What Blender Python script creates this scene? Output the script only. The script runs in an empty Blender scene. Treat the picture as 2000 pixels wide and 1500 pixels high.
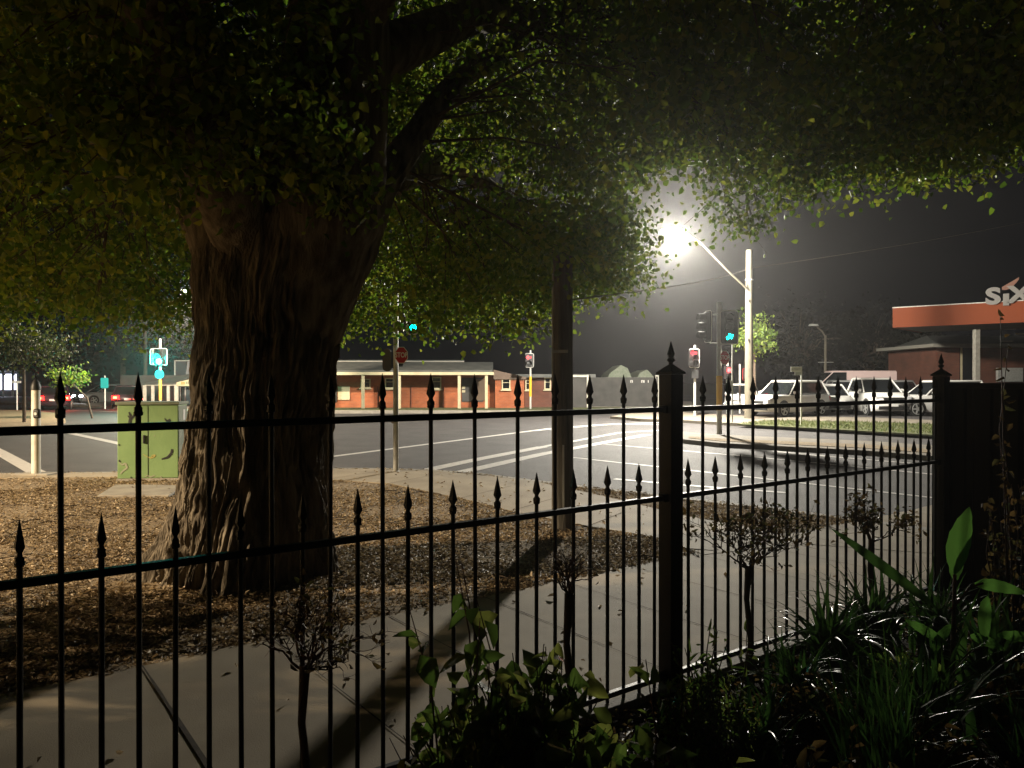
import bpy, bmesh, math, random
import numpy as np
from mathutils import Vector, Matrix, Euler
R = math.radians
rnd = random.Random(7)
nrg = np.random.default_rng(11)
C = bpy.context.scene.collection
scene = bpy.context.scene

# ------------------------------------------------------------ camera
CAMZ, HOR, F = 1.70, 742.0, 1500.0
cam = bpy.data.cameras.new('camera'); camo = bpy.data.objects.new('camera', cam); C.objects.link(camo)
cam.sensor_width = 36; cam.lens = 27.0; cam.clip_start = 0.05; cam.clip_end = 600
camo.location = (0, 0, CAMZ); camo.rotation_euler = (R(90) - math.atan(8 / 1500), 0, 0)
scene.camera = camo
# ------------------------------------------------------------ night sky
w = bpy.data.worlds.new("World"); scene.world = w; w.use_nodes = True
wn = w.node_tree.nodes; bg = wn['Background']
bg.inputs[0].default_value = (0.55, 0.55, 0.72, 1); bg.inputs[1].default_value = 0.003
# ------------------------------------------------------------ exposure
scene.view_settings.view_transform = 'Standard'; scene.view_settings.look = 'None'
scene.view_settings.exposure = 0.8; scene.view_settings.gamma = 1.0
scene.render.engine = 'CYCLES'
cy = scene.cycles
cy.use_denoising = True; cy.max_bounces = 5; cy.diffuse_bounces = 2; cy.glossy_bounces = 2
cy.transmission_bounces = 3; cy.volume_bounces = 0; cy.transparent_max_bounces = 4
cy.caustics_reflective = False; cy.caustics_refractive = False
cy.sample_clamp_indirect = 3.0
LAMP_MAIN, LAMP_SIDE, LAMP_FAR = 11500.0, 17000.0, 5800.0
GLOW_DENSITY = 0.0008  # density of the added volume that imitates lens glow

# ------------------------------------------------------------ helpers
def at(px, py, Y):
    return Vector(((px - 1000) / F * Y, Y, CAMZ - (py - HOR) / F * Y))
def gd(px, py, z=0.0):
    Y = (CAMZ - z) * F / (py - HOR)
    return Vector(((px - 1000) / F * Y, Y, z))
RZ = -0.12
def rd(px, py): return gd(px, py, RZ)

def tag(o, label=None, cat=None, group=None, kind=None):
    if label: o['label'] = label
    if cat: o['category'] = cat
    if group: o['group'] = group
    if kind: o['kind'] = kind
    return o
def empty(name, loc=(0, 0, 0), rz=0.0, label=None, cat=None, group=None):
    o = bpy.data.objects.new(name, None); C.objects.link(o)
    o.location = loc; o.rotation_euler = (0, 0, rz); o.empty_display_size = 0.1
    return tag(o, label, cat, group)
def link(name, me, parent=None, loc=None, rot=None):
    o = bpy.data.objects.new(name, me); C.objects.link(o)
    if parent: o.parent = parent
    if loc is not None: o.location = loc
    if rot is not None: o.rotation_euler = rot
    return o
def copy_tree(o, parent=None):
    c = o.copy(); C.objects.link(c)
    if parent: c.parent = parent
    for ch in list(o.children): copy_tree(ch, c)
    return c

class MB:
    def __init__(s): s.v = []; s.f = []
    def add(s, vs, fs):
        n = len(s.v); s.v += [tuple(v) for v in vs]; s.f += [tuple(i + n for i in f) for f in fs]; return s
    def box(s, c, d, rz=0.0, top=1.0):
        cx, cy_, cz = c; a, b, h = d[0] / 2, d[1] / 2, d[2] / 2
        co, si = math.cos(rz), math.sin(rz); vs = []
        for z, t in ((-h, 1), (h, top)):
            for x, y in ((-a, -b), (a, -b), (a, b), (-a, b)):
                x *= t; y *= t
                vs.append((cx + x * co - y * si, cy_ + x * si + y * co, cz + z))
        return s.add(vs, [(3, 2, 1, 0), (4, 5, 6, 7), (0, 1, 5, 4), (1, 2, 6, 5), (2, 3, 7, 6), (3, 0, 4, 7)])
    def tube(s, pts, rs, n=8, cap=True):
        pts = [Vector(p) for p in pts]
        if not hasattr(rs, '__len__'): rs = [rs] * len(pts)
        vs = []; prev = None
        for i, p in enumerate(pts):
            d = (pts[min(i + 1, len(pts) - 1)] - pts[max(i - 1, 0)])
            if d.length < 1e-9: d = Vector((0, 0, 1))
            d.normalize()
            if prev is None:
                a = d.orthogonal().normalized()
            else:
                a = (prev - d * prev.dot(d))
                a = a.normalized() if a.length > 1e-6 else d.orthogonal().normalized()
            prev = a; b = d.cross(a)
            for k in range(n):
                t = 2 * math.pi * k / n
                vs.append(p + (a * math.cos(t) + b * math.sin(t)) * rs[i])
        fs = []
        for i in range(len(pts) - 1):
            for k in range(n):
                k2 = (k + 1) % n
                fs.append((i * n + k, i * n + k2, (i + 1) * n + k2, (i + 1) * n + k))
        if cap:
            fs.append(tuple(reversed(range(n)))); m = (len(pts) - 1) * n; fs.append(tuple(range(m, m + n)))
        return s.add(vs, fs)
    def lathe(s, prof, n=12, c=(0, 0, 0), ph=0.0):
        vs = []
        for r, z in prof:
            for k in range(n):
                t = 2 * math.pi * k / n + ph
                vs.append((c[0] + r * math.cos(t), c[1] + r * math.sin(t), c[2] + z))
        fs = []
        for i in range(len(prof) - 1):
            for k in range(n):
                k2 = (k + 1) % n
                fs.append((i * n + k, i * n + k2, (i + 1) * n + k2, (i + 1) * n + k))
        fs.append(tuple(reversed(range(n)))); m = (len(prof) - 1) * n; fs.append(tuple(range(m, m + n)))
        return s.add(vs, fs)
    def slab(s, poly, z0, z1):
        """horizontal polygon (counter clockwise) between two heights"""
        n = len(poly); vs = [(p[0], p[1], z0) for p in poly] + [(p[0], p[1], z1) for p in poly]
        fs = [tuple(reversed(range(n))), tuple(range(n, 2 * n))]
        for i in range(n):
            j = (i + 1) % n; fs.append((i, j, n + j, n + i))
        return s.add(vs, fs)
    def prism(s, poly, y0, y1, inset=None):
        """polygon in xz extruded along y"""
        n = len(poly); vs = [(p[0], y0, p[1]) for p in poly] + [(p[0], y1, p[1]) for p in poly]
        fs = [tuple(range(n)), tuple(reversed(range(n, 2 * n)))]
        for i in range(n):
            j = (i + 1) % n; fs.append((j, i, n + i, n + j))
        return s.add(vs, fs)
    def build(s, name, mat, parent=None, loc=None, rot=None, smooth=True, bevel=0, angle=35, seg=2):
        me = bpy.data.meshes.new(name); me.from_pydata(s.v, [], s.f); me.update()
        bm = bmesh.new(); bm.from_mesh(me); bmesh.ops.recalc_face_normals(bm, faces=bm.faces)
        bm.to_mesh(me); bm.free()
        if mat: me.materials.append(mat)
        if smooth:
            me.polygons.foreach_set('use_smooth', [True] * len(me.polygons)); me.set_sharp_from_angle(angle=R(angle))
        o = link(name, me, parent, loc, rot)
        if bevel:
            m = o.modifiers.new('bevel', 'BEVEL'); m.width = bevel; m.segments = seg; m.limit_method = 'ANGLE'; m.angle_limit = R(40)
        return o

def np_mesh(name, verts, faces4, mat, parent=None, smooth=False):
    """fast mesh from numpy arrays, all quads"""
    me = bpy.data.meshes.new(name); nv, nf = len(verts), len(faces4)
    me.vertices.add(nv); me.vertices.foreach_set('co', np.asarray(verts, np.float32).ravel())
    me.loops.add(nf * 4); me.loops.foreach_set('vertex_index', np.asarray(faces4, np.int32).ravel())
    me.polygons.add(nf); me.polygons.foreach_set('loop_start', np.arange(0, nf * 4, 4, dtype=np.int32))
    if smooth: me.polygons.foreach_set('use_smooth', np.ones(nf, bool))
    me.update(calc_edges=True); me.validate()
    if mat: me.materials.append(mat)
    return link(name, me, parent)

def leaves(name, cen, size, mat, parent=None, droop=0.5, width=0.55, fold=0.18, flat=0.0, curl=0.15, nup=0.0, smooth=False):
    """folded leaves, 6 verts and 2 quads each; cen (N,3), size (N,)"""
    N = len(cen); cen = np.asarray(cen, float); size = np.asarray(size, float)
    d = nrg.normal(size=(N, 3)); d[:, 2] = d[:, 2] * (1 - flat) - droop; d /= np.linalg.norm(d, axis=1)[:, None]
    a = nrg.normal(size=(N, 3)); a[:, 2] += nup
    n = a - (a * d).sum(1)[:, None] * d; n /= np.linalg.norm(n, axis=1)[:, None] + 1e-9
    sd = np.cross(d, n); L = size[:, None]; W = (size * width * nrg.uniform(0.8, 1.2, N))[:, None] / 2
    up = n * L * fold; cu = -n * L * curl
    b = cen; t = cen + d * L + cu
    v = np.stack([b, cen + d * L * .33 + sd * W + up, cen + d * L * .72 + sd * W * .72 + up * .7 + cu * .5, t,
                  cen + d * L * .72 - sd * W * .72 + up * .7 + cu * .5, cen + d * L * .33 - sd * W + up], 1).reshape(-1, 3)
    k = (np.arange(N) * 6)[:, None]
    f = np.concatenate([k + np.array([[0, 1, 2, 3]]), k + np.array([[0, 3, 4, 5]])], 0)
    return np_mesh(name, v, f, mat, parent, smooth)

# ------------------------------------------------------------ materials
def mat(name, col, rough=0.6, metal=0.0, col2=None, scale=5.0, detail=4.0, bump=0.0, bscale=None, stretch=None,
        spec=0.5, emit=None, estr=0.0, ramp=(0.35, 0.65)):
    m = bpy.data.materials.new(name); m.use_nodes = True; nt = m.node_tree; p = nt.nodes['Principled BSDF']
    p.inputs['Base Color'].default_value = (*col, 1); p.inputs['Roughness'].default_value = rough
    p.inputs['Metallic'].default_value = metal; p.inputs['Specular IOR Level'].default_value = spec
    if col2 or bump:
        tc = nt.nodes.new('ShaderNodeTexCoord'); mp = nt.nodes.new('ShaderNodeMapping')
        nt.links.new(tc.outputs['Object'], mp.inputs[0])
        if stretch: mp.inputs['Scale'].default_value = stretch
    if col2:
        nz = nt.nodes.new('ShaderNodeTexNoise'); nz.inputs['Scale'].default_value = scale; nz.inputs['Detail'].default_value = detail
        nt.links.new(mp.outputs[0], nz.inputs['Vector'])
        cr = nt.nodes.new('ShaderNodeValToRGB'); cr.color_ramp.elements[0].position = ramp[0]; cr.color_ramp.elements[1].position = ramp[1]
        cr.color_ramp.elements[0].color = (*col, 1); cr.color_ramp.elements[1].color = (*col2, 1)
        nt.links.new(nz.outputs['Fac'], cr.inputs[0]); nt.links.new(cr.outputs[0], p.inputs['Base Color'])
    if bump:
        nb = nt.nodes.new('ShaderNodeTexNoise'); nb.inputs['Scale'].default_value = bscale or scale * 4; nb.inputs['Detail'].default_value = 6
        nt.links.new(mp.outputs[0], nb.inputs['Vector'])
        bp = nt.nodes.new('ShaderNodeBump'); bp.inputs['Strength'].default_value = min(bump, 1); bp.inputs['Distance'].default_value = 0.02
        nt.links.new(nb.outputs['Fac'], bp.inputs['Height']); nt.links.new(bp.outputs[0], p.inputs['Normal'])
    if emit:
        p.inputs['Emission Color'].default_value = (*emit, 1); p.inputs['Emission Strength'].default_value = estr
    return m

def leafmat(name, cols, rough=0.5, trans=0.45, spec=0.4):
    m = bpy.data.materials.new(name); m.use_nodes = True; nt = m.node_tree; p = nt.nodes['Principled BSDF']
    g = nt.nodes.new('ShaderNodeNewGeometry'); cr = nt.nodes.new('ShaderNodeValToRGB')
    els = cr.color_ramp.elements
    while len(els) < len(cols): els.new(0.5)
    for i, c in enumerate(cols):
        els[i].position = i / (len(cols) - 1); els[i].color = (*c, 1)
    nt.links.new(g.outputs['Random Per Island'], cr.inputs[0]); nt.links.new(cr.outputs[0], p.inputs['Base Color'])
    p.inputs['Roughness'].default_value = rough; p.inputs['Specular IOR Level'].default_value = spec
    t = nt.nodes.new('ShaderNodeBsdfTranslucent'); hs = nt.nodes.new('ShaderNodeHueSaturation')
    hs.inputs['Value'].default_value = 2.2; hs.inputs['Saturation'].default_value = 1.1
    nt.links.new(cr.outputs[0], hs.inputs['Color']); nt.links.new(hs.outputs[0], t.inputs[0])
    mx = nt.nodes.new('ShaderNodeMixShader'); mx.inputs[0].default_value = trans
    nt.links.new(p.outputs[0], mx.inputs[1]); nt.links.new(t.outputs[0], mx.inputs[2])
    nt.links.new(mx.outputs[0], nt.nodes['Material Output'].inputs[0])
    return m

def brickmat(name, c1, c2, mortar, sc=1.0):
    m = bpy.data.materials.new(name); m.use_nodes = True; nt = m.node_tree; p = nt.nodes['Principled BSDF']
    tc = nt.nodes.new('ShaderNodeTexCoord'); sx = nt.nodes.new('ShaderNodeSeparateXYZ'); ad = nt.nodes.new('ShaderNodeMath')
    cb = nt.nodes.new('ShaderNodeCombineXYZ'); br = nt.nodes.new('ShaderNodeTexBrick')
    nt.links.new(tc.outputs['Object'], sx.inputs[0]); nt.links.new(sx.outputs[0], ad.inputs[0]); nt.links.new(sx.outputs[1], ad.inputs[1])
    nt.links.new(ad.outputs[0], cb.inputs[0]); nt.links.new(sx.outputs[2], cb.inputs[1]); nt.links.new(cb.outputs[0], br.inputs[0])
    br.inputs['Color1'].default_value = (*c1, 1); br.inputs['Color2'].default_value = (*c2, 1); br.inputs['Mortar'].default_value = (*mortar, 1)
    br.inputs['Scale'].default_value = 1; br.inputs['Brick Width'].default_value = .24 * sc; br.inputs['Row Height'].default_value = .086 * sc
    br.inputs['Mortar Size'].default_value = .008
    nz = nt.nodes.new('ShaderNodeTexNoise'); nz.inputs['Scale'].default_value = 1.3
    nt.links.new(tc.outputs['Object'], nz.inputs[0])
    mx = nt.nodes.new('ShaderNodeMix'); mx.data_type = 'RGBA'; mx.blend_type = 'MULTIPLY'; mx.inputs[0].default_value = .7
    nt.links.new(br.outputs[0], mx.inputs[6]); nt.links.new(nz.outputs['Fac'], mx.inputs[7]); nt.links.new(mx.outputs[2], p.inputs['Base Color'])
    p.inputs['Roughness'].default_value = .85
    return m

M = {}
M['iron'] = mat('black_iron_paint', (.007, .007, .007), .5, spec=.35, bump=.12, bscale=90)
M['panel'] = mat('charcoal_steel_panel', (.004, .0042, .0045), .6, spec=.2)
M['bark'] = mat('bark', (.075, .060, .043), .9, col2=(.25, .21, .155), scale=11, detail=9, bump=1.0, bscale=60, stretch=(1, 1, .16), spec=.2)
M['twig'] = mat('twig_bark', (.05, .035, .025), .85, col2=(.12, .085, .055), scale=12, bump=.5)
M['rose_stem'] = mat('red_brown_stem', (.12, .05, .03), .6, col2=(.05, .03, .02), scale=8, bump=.3)
M['leaf'] = leafmat('tree_leaf', [(.05, .09, .015), (.08, .13, .02), (.13, .17, .03), (.20, .21, .04)], .45, .55)
M['leaf_olive'] = leafmat('olive_leaf', [(.02, .03, .009), (.05, .055, .015)], .6, .3)
M['leaf_far'] = leafmat('far_tree_leaf', [(.06, .11, .02), (.12, .18, .03), (.2, .24, .05)], .5, .5)
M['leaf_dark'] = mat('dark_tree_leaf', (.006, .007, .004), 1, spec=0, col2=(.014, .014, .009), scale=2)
M['shrub'] = leafmat('glossy_shrub_leaf', [(.05, .09, .02), (.09, .14, .035), (.17, .18, .05)], .2, .4, .9)
M['strap'] = leafmat('strap_leaf', [(.018, .045, .012), (.04, .08, .02)], .3, .25, .6)
M['canna'] = leafmat('canna_leaf', [(.035, .08, .018), (.06, .12, .03)], .35, .45, .5)
M['topiary'] = leafmat('small_brown_leaf', [(.06, .045, .02), (.11, .07, .03), (.07, .08, .03)], .5, .25)
M['litter_leaf'] = leafmat('dry_leaf', [(.10, .072, .042), (.23, .17, .10), (.38, .29, .18), (.54, .44, .29)], .6, .15)
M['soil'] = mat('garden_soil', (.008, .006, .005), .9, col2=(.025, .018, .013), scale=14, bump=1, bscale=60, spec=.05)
M['dirt'] = mat('leafy_dirt', (.16, .115, .065), .95, col2=(.37, .28, .17), scale=22, detail=8, bump=1, bscale=55)
M['concrete'] = mat('footpath_concrete', (.25, .20, .135), .8, col2=(.42, .35, .245), scale=1.3, detail=10, ramp=(.25, .7), bump=.15, bscale=160)
M['kerb'] = mat('kerb_concrete', (.30, .27, .23), .8, col2=(.40, .37, .31), scale=3, detail=8, bump=.3, bscale=60)
M['verge_conc'] = mat('verge_concrete', (.15, .13, .10), .85, col2=(.21, .18, .14), scale=2.5, detail=8, bump=.3, bscale=60)
M['joint'] = mat('joint_dirt', (.035, .025, .016), .95, col2=(.07, .05, .03), scale=20)
M['asphalt'] = mat('asphalt', (.036, .033, .033), .72, col2=(.068, .062, .061), scale=1.1, detail=10, bump=.9, bscale=120, ramp=(.3, .75))
M['earth'] = mat('dark_earth', (.05, .04, .03), .95, col2=(.08, .065, .045), scale=2)
M['line'] = mat('road_paint', (.62, .60, .56), .6, col2=(.42, .40, .38), scale=9, detail=8, ramp=(.45, .75))
M['grass'] = mat('verge_grass', (.05, .075, .02), .9, col2=(.13, .12, .05), scale=5, detail=8, bump=1, bscale=40)
M['grass_blade'] = leafmat('grass_blade', [(.05, .09, .02), (.13, .13, .05)], .6, .3)
M['box_green'] = mat('green_cabinet_paint', (.19, .31, .125), .5, col2=(.23, .36, .15), scale=2.2, detail=6, bump=.1, bscale=20)
M['box_side'] = mat('weathered_shaded_green', (.14, .17, .11), .7, col2=(.22, .24, .18), scale=7, detail=8)  # greyer green; on the cabinet side it carries that side's shade
M['graff'] = mat('black_spray_paint', (.015, .015, .012), .6)
M['graff_y'] = mat('yellow_marker', (.42, .36, .10), .6)
M['scrape'] = mat('scraped_primer', (.32, .34, .24), .8)
M['galv'] = mat('galvanised_steel', (.42, .42, .39), .5, metal=.1, col2=(.55, .55, .52), scale=9, bump=.1)
M['white_pole'] = mat('white_pole_paint', (.66, .63, .55), .5, col2=(.52, .49, .42), scale=6)
M['conc_pole'] = mat('concrete_pole', (.125, .108, .078), .85, col2=(.16, .138, .10), scale=4, bump=.2)
M['timber'] = mat('weathered_timber', (.07, .065, .05), .85, col2=(.17, .15, .12), scale=7, detail=8, bump=.8, bscale=30, stretch=(3, 3, .15))
M['black'] = mat('black_plastic', (.015, .015, .015), .5)
M['white'] = mat('white_enamel', (.72, .70, .66), .45)
M['red_sign'] = mat('red_sign_face', (.42, .012, .018), .45)
M['red_text'] = mat('dark_sign_text', (.10, .08, .07), .6)
M['yellow'] = mat('yellow_sleeve', (.75, .42, .02), .5)
M['orange_sleeve'] = mat('orange_sleeve', (.70, .26, .04), .5)
M['cyan_sign'] = mat('blue_sign_face', (.02, .42, .45), .4, emit=(.02, .6, .62), estr=0.0)
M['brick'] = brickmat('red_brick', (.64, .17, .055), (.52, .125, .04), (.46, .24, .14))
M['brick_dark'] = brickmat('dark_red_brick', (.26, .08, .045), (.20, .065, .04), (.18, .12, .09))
M['cream'] = mat('cream_paint', (.62, .55, .36), .6, col2=(.54, .47, .30), scale=3)
M['roof'] = mat('grey_roof_iron', (.07, .075, .07), .6, col2=(.11, .11, .10), scale=2)
M['roof_light'] = mat('pale_roof_edge', (.32, .30, .26), .6)
M['darkwall'] = mat('dark_render_wall', (.05, .048, .045), .8, col2=(.075, .07, .065), scale=2)
M['glass'] = mat('dark_window_glass', (.01, .012, .014), .08, spec=.8)
M['orange'] = mat('orange_fascia', (.24, .055, .018), .7, col2=(.22, .05, .017), scale=.8, spec=.2)
M['grey_letter'] = mat('pale_letter', (.20, .185, .17), .5)
M['whitecar'] = mat('white_car_paint', (.74, .73, .70), .3, spec=.6)
M['silvercar'] = mat('silver_car_paint', (.34, .34, .34), .32, metal=.4)
M['darkcar'] = mat('dark_car_paint', (.025, .022, .03), .25, spec=.7)
M['pinkvan'] = mat('off_white_van_paint', (.66, .50, .48), .4)
M['tyre'] = mat('tyre_rubber', (.014, .014, .014), .8)
M['rim'] = mat('alloy_rim', (.55, .55, .53), .3, metal=.6)
M['chrome'] = mat('bright_trim', (.6, .6, .6), .2, metal=.9)
M['lamp_glass'] = mat('headlamp_glass', (.55, .56, .58), .1, spec=.9)
M['plate'] = mat('number_plate', (.68, .68, .66), .5)
def em(name, c, s): return mat(name, (0.02, 0.02, 0.02), .4, emit=c, estr=s)
M['e_lamp'] = em('street_lamp_lens', (1, .97, .88), 900)
M['e_lamp_side'] = em('warm_lamp_lens', (1, .78, .5), 60)
M['e_green'] = em('green_signal_lens', (.0, .95, .72), 18)
M['e_green_hi'] = em('green_signal_bright', (.02, .9, .7), 120)
M['e_red'] = em('red_signal_lens', (1, .003, .010), 4.5)
M['e_red_hi'] = em('red_signal_bright', (1, .02, .02), 14)
M['e_tail'] = em('tail_lamp', (1, .004, .004), 12)
M['e_tail_hi'] = em('tail_lamp_core', (1, .30, .04), 14)
M['e_head'] = em('head_lamp', (.9, .92, 1), 50)
M['e_shop'] = em('lit_shop_window', (.75, .78, 1), 2.2)
M['e_shop_dim'] = em('dim_shop_interior', (.35, .42, .40), .10)

# ------------------------------------------------------------ ground and roads
MB().add([(-300, -120, -.16), (300, -120, -.16), (300, 400, -.16), (-300, 400, -.16)], [(0, 1, 2, 3)]).build('ground', M['earth'])
tag(bpy.data.objects['ground'], kind='structure')
o = MB().add([(-110, -20, RZ), (90, -20, RZ), (90, 95, RZ), (-110, 95, RZ)], [(0, 1, 2, 3)]).build('road', M['asphalt']); tag(o, kind='structure')

u = Vector((.805, .593, 0)).normalized(); nv = Vector((-.593, .805, 0)).normalized()
F0 = Vector((-1.458, 2.48, 0))
kerb_pts = [(-40, 9.5), (-22, 12.2), (-14, 13.4), (-9.3, 13.9), (-8.1, 14.0), (-6.2, 14.2), (-4.6, 14.6), (-3.54, 14.72), (-2.5, 14.7), (-1.6, 14.46), (-.7, 13.95), (.09, 13.2), (.75, 12.56),
            (2.48, 11.0), (3.69, 9.85), (4.74, 8.72), (7.5, 5.95), (12, 1.5), (24, -10)]
verge = [(24, -14), *[(p[0], p[1]) for p in reversed(kerb_pts)], (-40, -14)]
tag(MB().slab(verge, -.158, 0).build('verge', M['dirt'], smooth=False), kind='structure')
def strip(pts, wd, side=1):
    """band of width wd to the right of a polyline"""
    P = [Vector((p[0], p[1], 0)) for p in pts]; out = []
    for i, p in enumerate(P):
        d = (P[min(i + 1, len(P) - 1)] - P[max(i - 1, 0)]).normalized(); out.append(p + Vector((d.y, -d.x, 0)) * wd * side)
    return P, out
def band_mesh(pts, wd, z0, z1, name, m):
    a, b = strip(pts, wd); mb = MB(); n = len(a)
    vs = []; fs = []
    for p, q in zip(a, b): vs += [(p.x, p.y, z0), (p.x, p.y, z1), (q.x, q.y, z1), (q.x, q.y, z0)]
    for i in range(n - 1):
        k = i * 4
        for s_, t_ in ((0, 1), (1, 2), (2, 3), (3, 0)): fs.append((k + s_, k + t_, k + 4 + t_, k + 4 + s_))
    fs += [(0, 1, 2, 3), (n * 4 - 1, n * 4 - 2, n * 4 - 3, n * 4 - 4)]
    return mb.add(vs, fs).build(name, m, smooth=False)
ko = [(p[0] + .03, p[1] + .03) for p in kerb_pts]
tag(band_mesh(ko, .16, -.155, .012, 'kerb', M['kerb']), kind='structure')
tag(band_mesh([(p[0] + .25, p[1] + .25) for p in kerb_pts], .21, RZ - .02, RZ + .006, 'gutter', M['kerb']), kind='structure')
# footpath along the fence
def fp(s, t): return F0 + u * s + nv * t
a, b, c, d = fp(-7, .03), fp(11, .03), fp(11, 2.1), fp(-7, 2.1)
edge = [fp(-7 + i * .3, 2.1 + rnd.uniform(-.035, .035)) for i in range(61)]
tag(MB().slab([(a.x, a.y), (b.x, b.y)] + [(e.x, e.y) for e in reversed(edge)], -.05, .010).build('footpath', M['concrete'], smooth=False), kind='structure')
# footpath from the corner ramp to the fence path
low = [gd(640, 938), gd(760, 946), gd(900, 975), gd(1000, 1000), gd(1150, 1030), gd(1285, 1052), gd(1375, 1086)]
upp = [gd(1820, 1083), gd(1700, 1069), gd(1600, 1054), gd(1470, 1033), gd(1336, 1009), gd(1230, 983), gd(1140, 962)]
ker = [(.3, 12.9), (-.02, 13.1), (-.78, 13.8), (-1.65, 14.3), (-2.5, 14.52), (-3.54, 14.55), (-4.6, 14.42), (-6.2, 14.03), (-8.1, 13.83), (-9.3, 13.73), (-14, 13.2)]
leftlow = [(-14, 12.6), (-9.3, 13.1), (-7, 13.35), (-5.5, 13.45), (-4.2, 13.3)]
pth = [(p.x, p.y) for p in low] + [(3.0, 7.9), (5.5, 6.9)] + [(p.x, p.y) for p in upp] + ker + leftlow
tag(MB().slab(pth, -.05, .014).build('footpath', M['concrete'], smooth=False), kind='structure')
# joints in the footpath: thin dirty grooves
jm = MB()
for i in range(-8, 14):
    s0 = 1.95 + i * .82 - F0.dot(u) - .22
    wj = .016 if i == -1 else .006
    p0, p1 = fp(s0 + rnd.uniform(-.01, .01), .05), fp(s0 + rnd.uniform(-.03, .03), 2.08)
    dd = u * wj / 2; seg = 12; vs = []
    for k in range(seg + 1):
        q = p0.lerp(p1, k / seg); ww = dd * rnd.uniform(.6, 1.7); vs += [(q.x - ww.x, q.y - ww.y, .0145), (q.x + ww.x, q.y + ww.y, .0145)]
    jm.add(vs, [(2 * k, 2 * k + 1, 2 * k + 3, 2 * k + 2) for k in range(seg)])
for k in range(9):
    p0 = Vector((low[min(k, 5)].x, low[min(k, 5)].y, 0)); p1 = p0 + Vector((.72, 1.25, 0)) * (1.0 if k < 4 else .7)
    if k < 5:
        dd = Vector((.9, -.45, 0)) * .006
        jm.add([(p0.x - dd.x, p0.y - dd.y, .0185), (p0.x + dd.x, p0.y + dd.y, .0185), (p1.x + dd.x, p1.y + dd.y, .0185), (p1.x - dd.x, p1.y - dd.y, .0185)], [(0, 1, 2, 3)])
tag(jm.build('footpath_joints', M['joint'], smooth=False), kind='structure')
# garden soil inside the fence and its concrete edging under the fence
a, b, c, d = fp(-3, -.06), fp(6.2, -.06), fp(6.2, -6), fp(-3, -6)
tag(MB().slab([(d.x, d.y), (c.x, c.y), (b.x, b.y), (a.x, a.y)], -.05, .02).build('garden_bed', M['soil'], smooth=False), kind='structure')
a, b, c, d = fp(-3, .025), fp(6.1, .025), fp(6.1, -.055), fp(-3, -.055)
tag(MB().slab([(d.x, d.y), (c.x, c.y), (b.x, b.y), (a.x, a.y)], -.04, .05).build('edging', M['kerb'], smooth=False, bevel=.006), kind='structure')

# far ground: verge below the brick shops, left verge, right verge and median
def area(name, poly, z0, z1, m, kind='structure'):
    return tag(MB().slab([(p[0], p[1]) for p in poly], z0, z1).build(name, m, smooth=False), kind=kind)
area('far_verge', [(-14, 41.5), (7, 41.6), (10.5, 43.5), (14, 60), (-14, 60)], -.158, .03, M['kerb'])
area('far_verge_grass', [(-13.5, 42.3), (6.5, 42.4), (9, 44), (9, 47), (-13.5, 47)], .02, .045, M['grass'])
area('left_far_verge', [(-60, 66), (-42, 60), (-30, 52), (-22, 45.5), (-15.5, 43), (-15, 60), (-60, 90)], -.158, .02, M['kerb'])
# left side verge across the near road (red-brown dirt)
lv = [rd(-400, 842), rd(0, 842), rd(90, 838), rd(128, 826), rd(120, 812), rd(60, 805), rd(-400, 800)]
area('left_verge', [(p.x, p.y) for p in lv], -.158, -.01, M['dirt'])
vr = [rd(1335, 826), rd(1415, 831), rd(1694, 846), rd(1815, 853), rd(2300, 885)]
kr = [(4.6, 36), (5.6, 33.6)] + [(p.x, p.y) for p in vr]
back = [(60, 30), (60, 70), (12, 70), (8, 44), (6, 39)]
area('right_verge', kr + back, -.158, .0, M['verge_conc'])
gv = [gd(1440, 829), gd(1694, 843), gd(1815, 850), gd(2300, 880), gd(2300, 850), gd(1815, 829), gd(1694, 825), gd(1500, 822)]
area('right_verge_grass', [(p.x, p.y) for p in gv], -.03, .02, M['grass'])
cp = [gd(1345, 806), gd(1470, 812.5), gd(1700, 815), gd(1815, 820), gd(2300, 835)]
area('car_park', [(p.x, p.y) for p in cp] + [(60, 69), (13, 69), (9, 44)], -.03, .008, M['asphalt'])
md = [gd(1290, 848), gd(1335, 858), gd(1405, 865), gd(1694, 880), gd(1815, 890), gd(2300, 925), gd(2300, 890), gd(1815, 869), gd(1694, 861), gd(1405, 849), gd(1335, 843)]
area('median', [(p.x, p.y) for p in md], -.158, .0, M['verge_conc'])
mi = [gd(1345, 856), gd(1405, 862), gd(1694, 876), gd(1815, 885), gd(1815, 878), gd(1694, 869), gd(1405, 857), gd(1345, 853)]
area('median_fill', [(p.x, p.y) for p in mi], -.03, .012, M['dirt'])
# painted lines
lm = MB()
def pline(pts, wd, z=RZ + .005):
    P = [rd(*p) for p in pts]
    for a_, b_ in zip(P, P[1:]):
        d_ = (b_ - a_).normalized(); n_ = Vector((-d_.y, d_.x, 0)) * wd / 2
        lm.add([(a_ - n_).xy[:] + (z,), (b_ - n_).xy[:] + (z,), (b_ + n_).xy[:] + (z,), (a_ + n_).xy[:] + (z,)], [(0, 1, 2, 3)])
pline([(560, 901), (640, 893), (1075, 837), (1180, 829), (1330, 824)], .2)
pline([(825, 920), (930, 898)], .34, RZ + .0052); pline([(930, 898), (1060, 873)], .34, RZ + .0054); pline([(1060, 873), (1212, 845), (1330, 838)], .22, RZ + .0056)
pline([(890, 925), (1060, 887), (1265, 849)], .34, RZ + .0058)
pline([(1172, 867), (1465, 892), (1816, 926), (2100, 955)], .12)
pline([(1117, 894), (1285, 912), (1816, 972), (2100, 1004)], .12, RZ + .0062)
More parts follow.
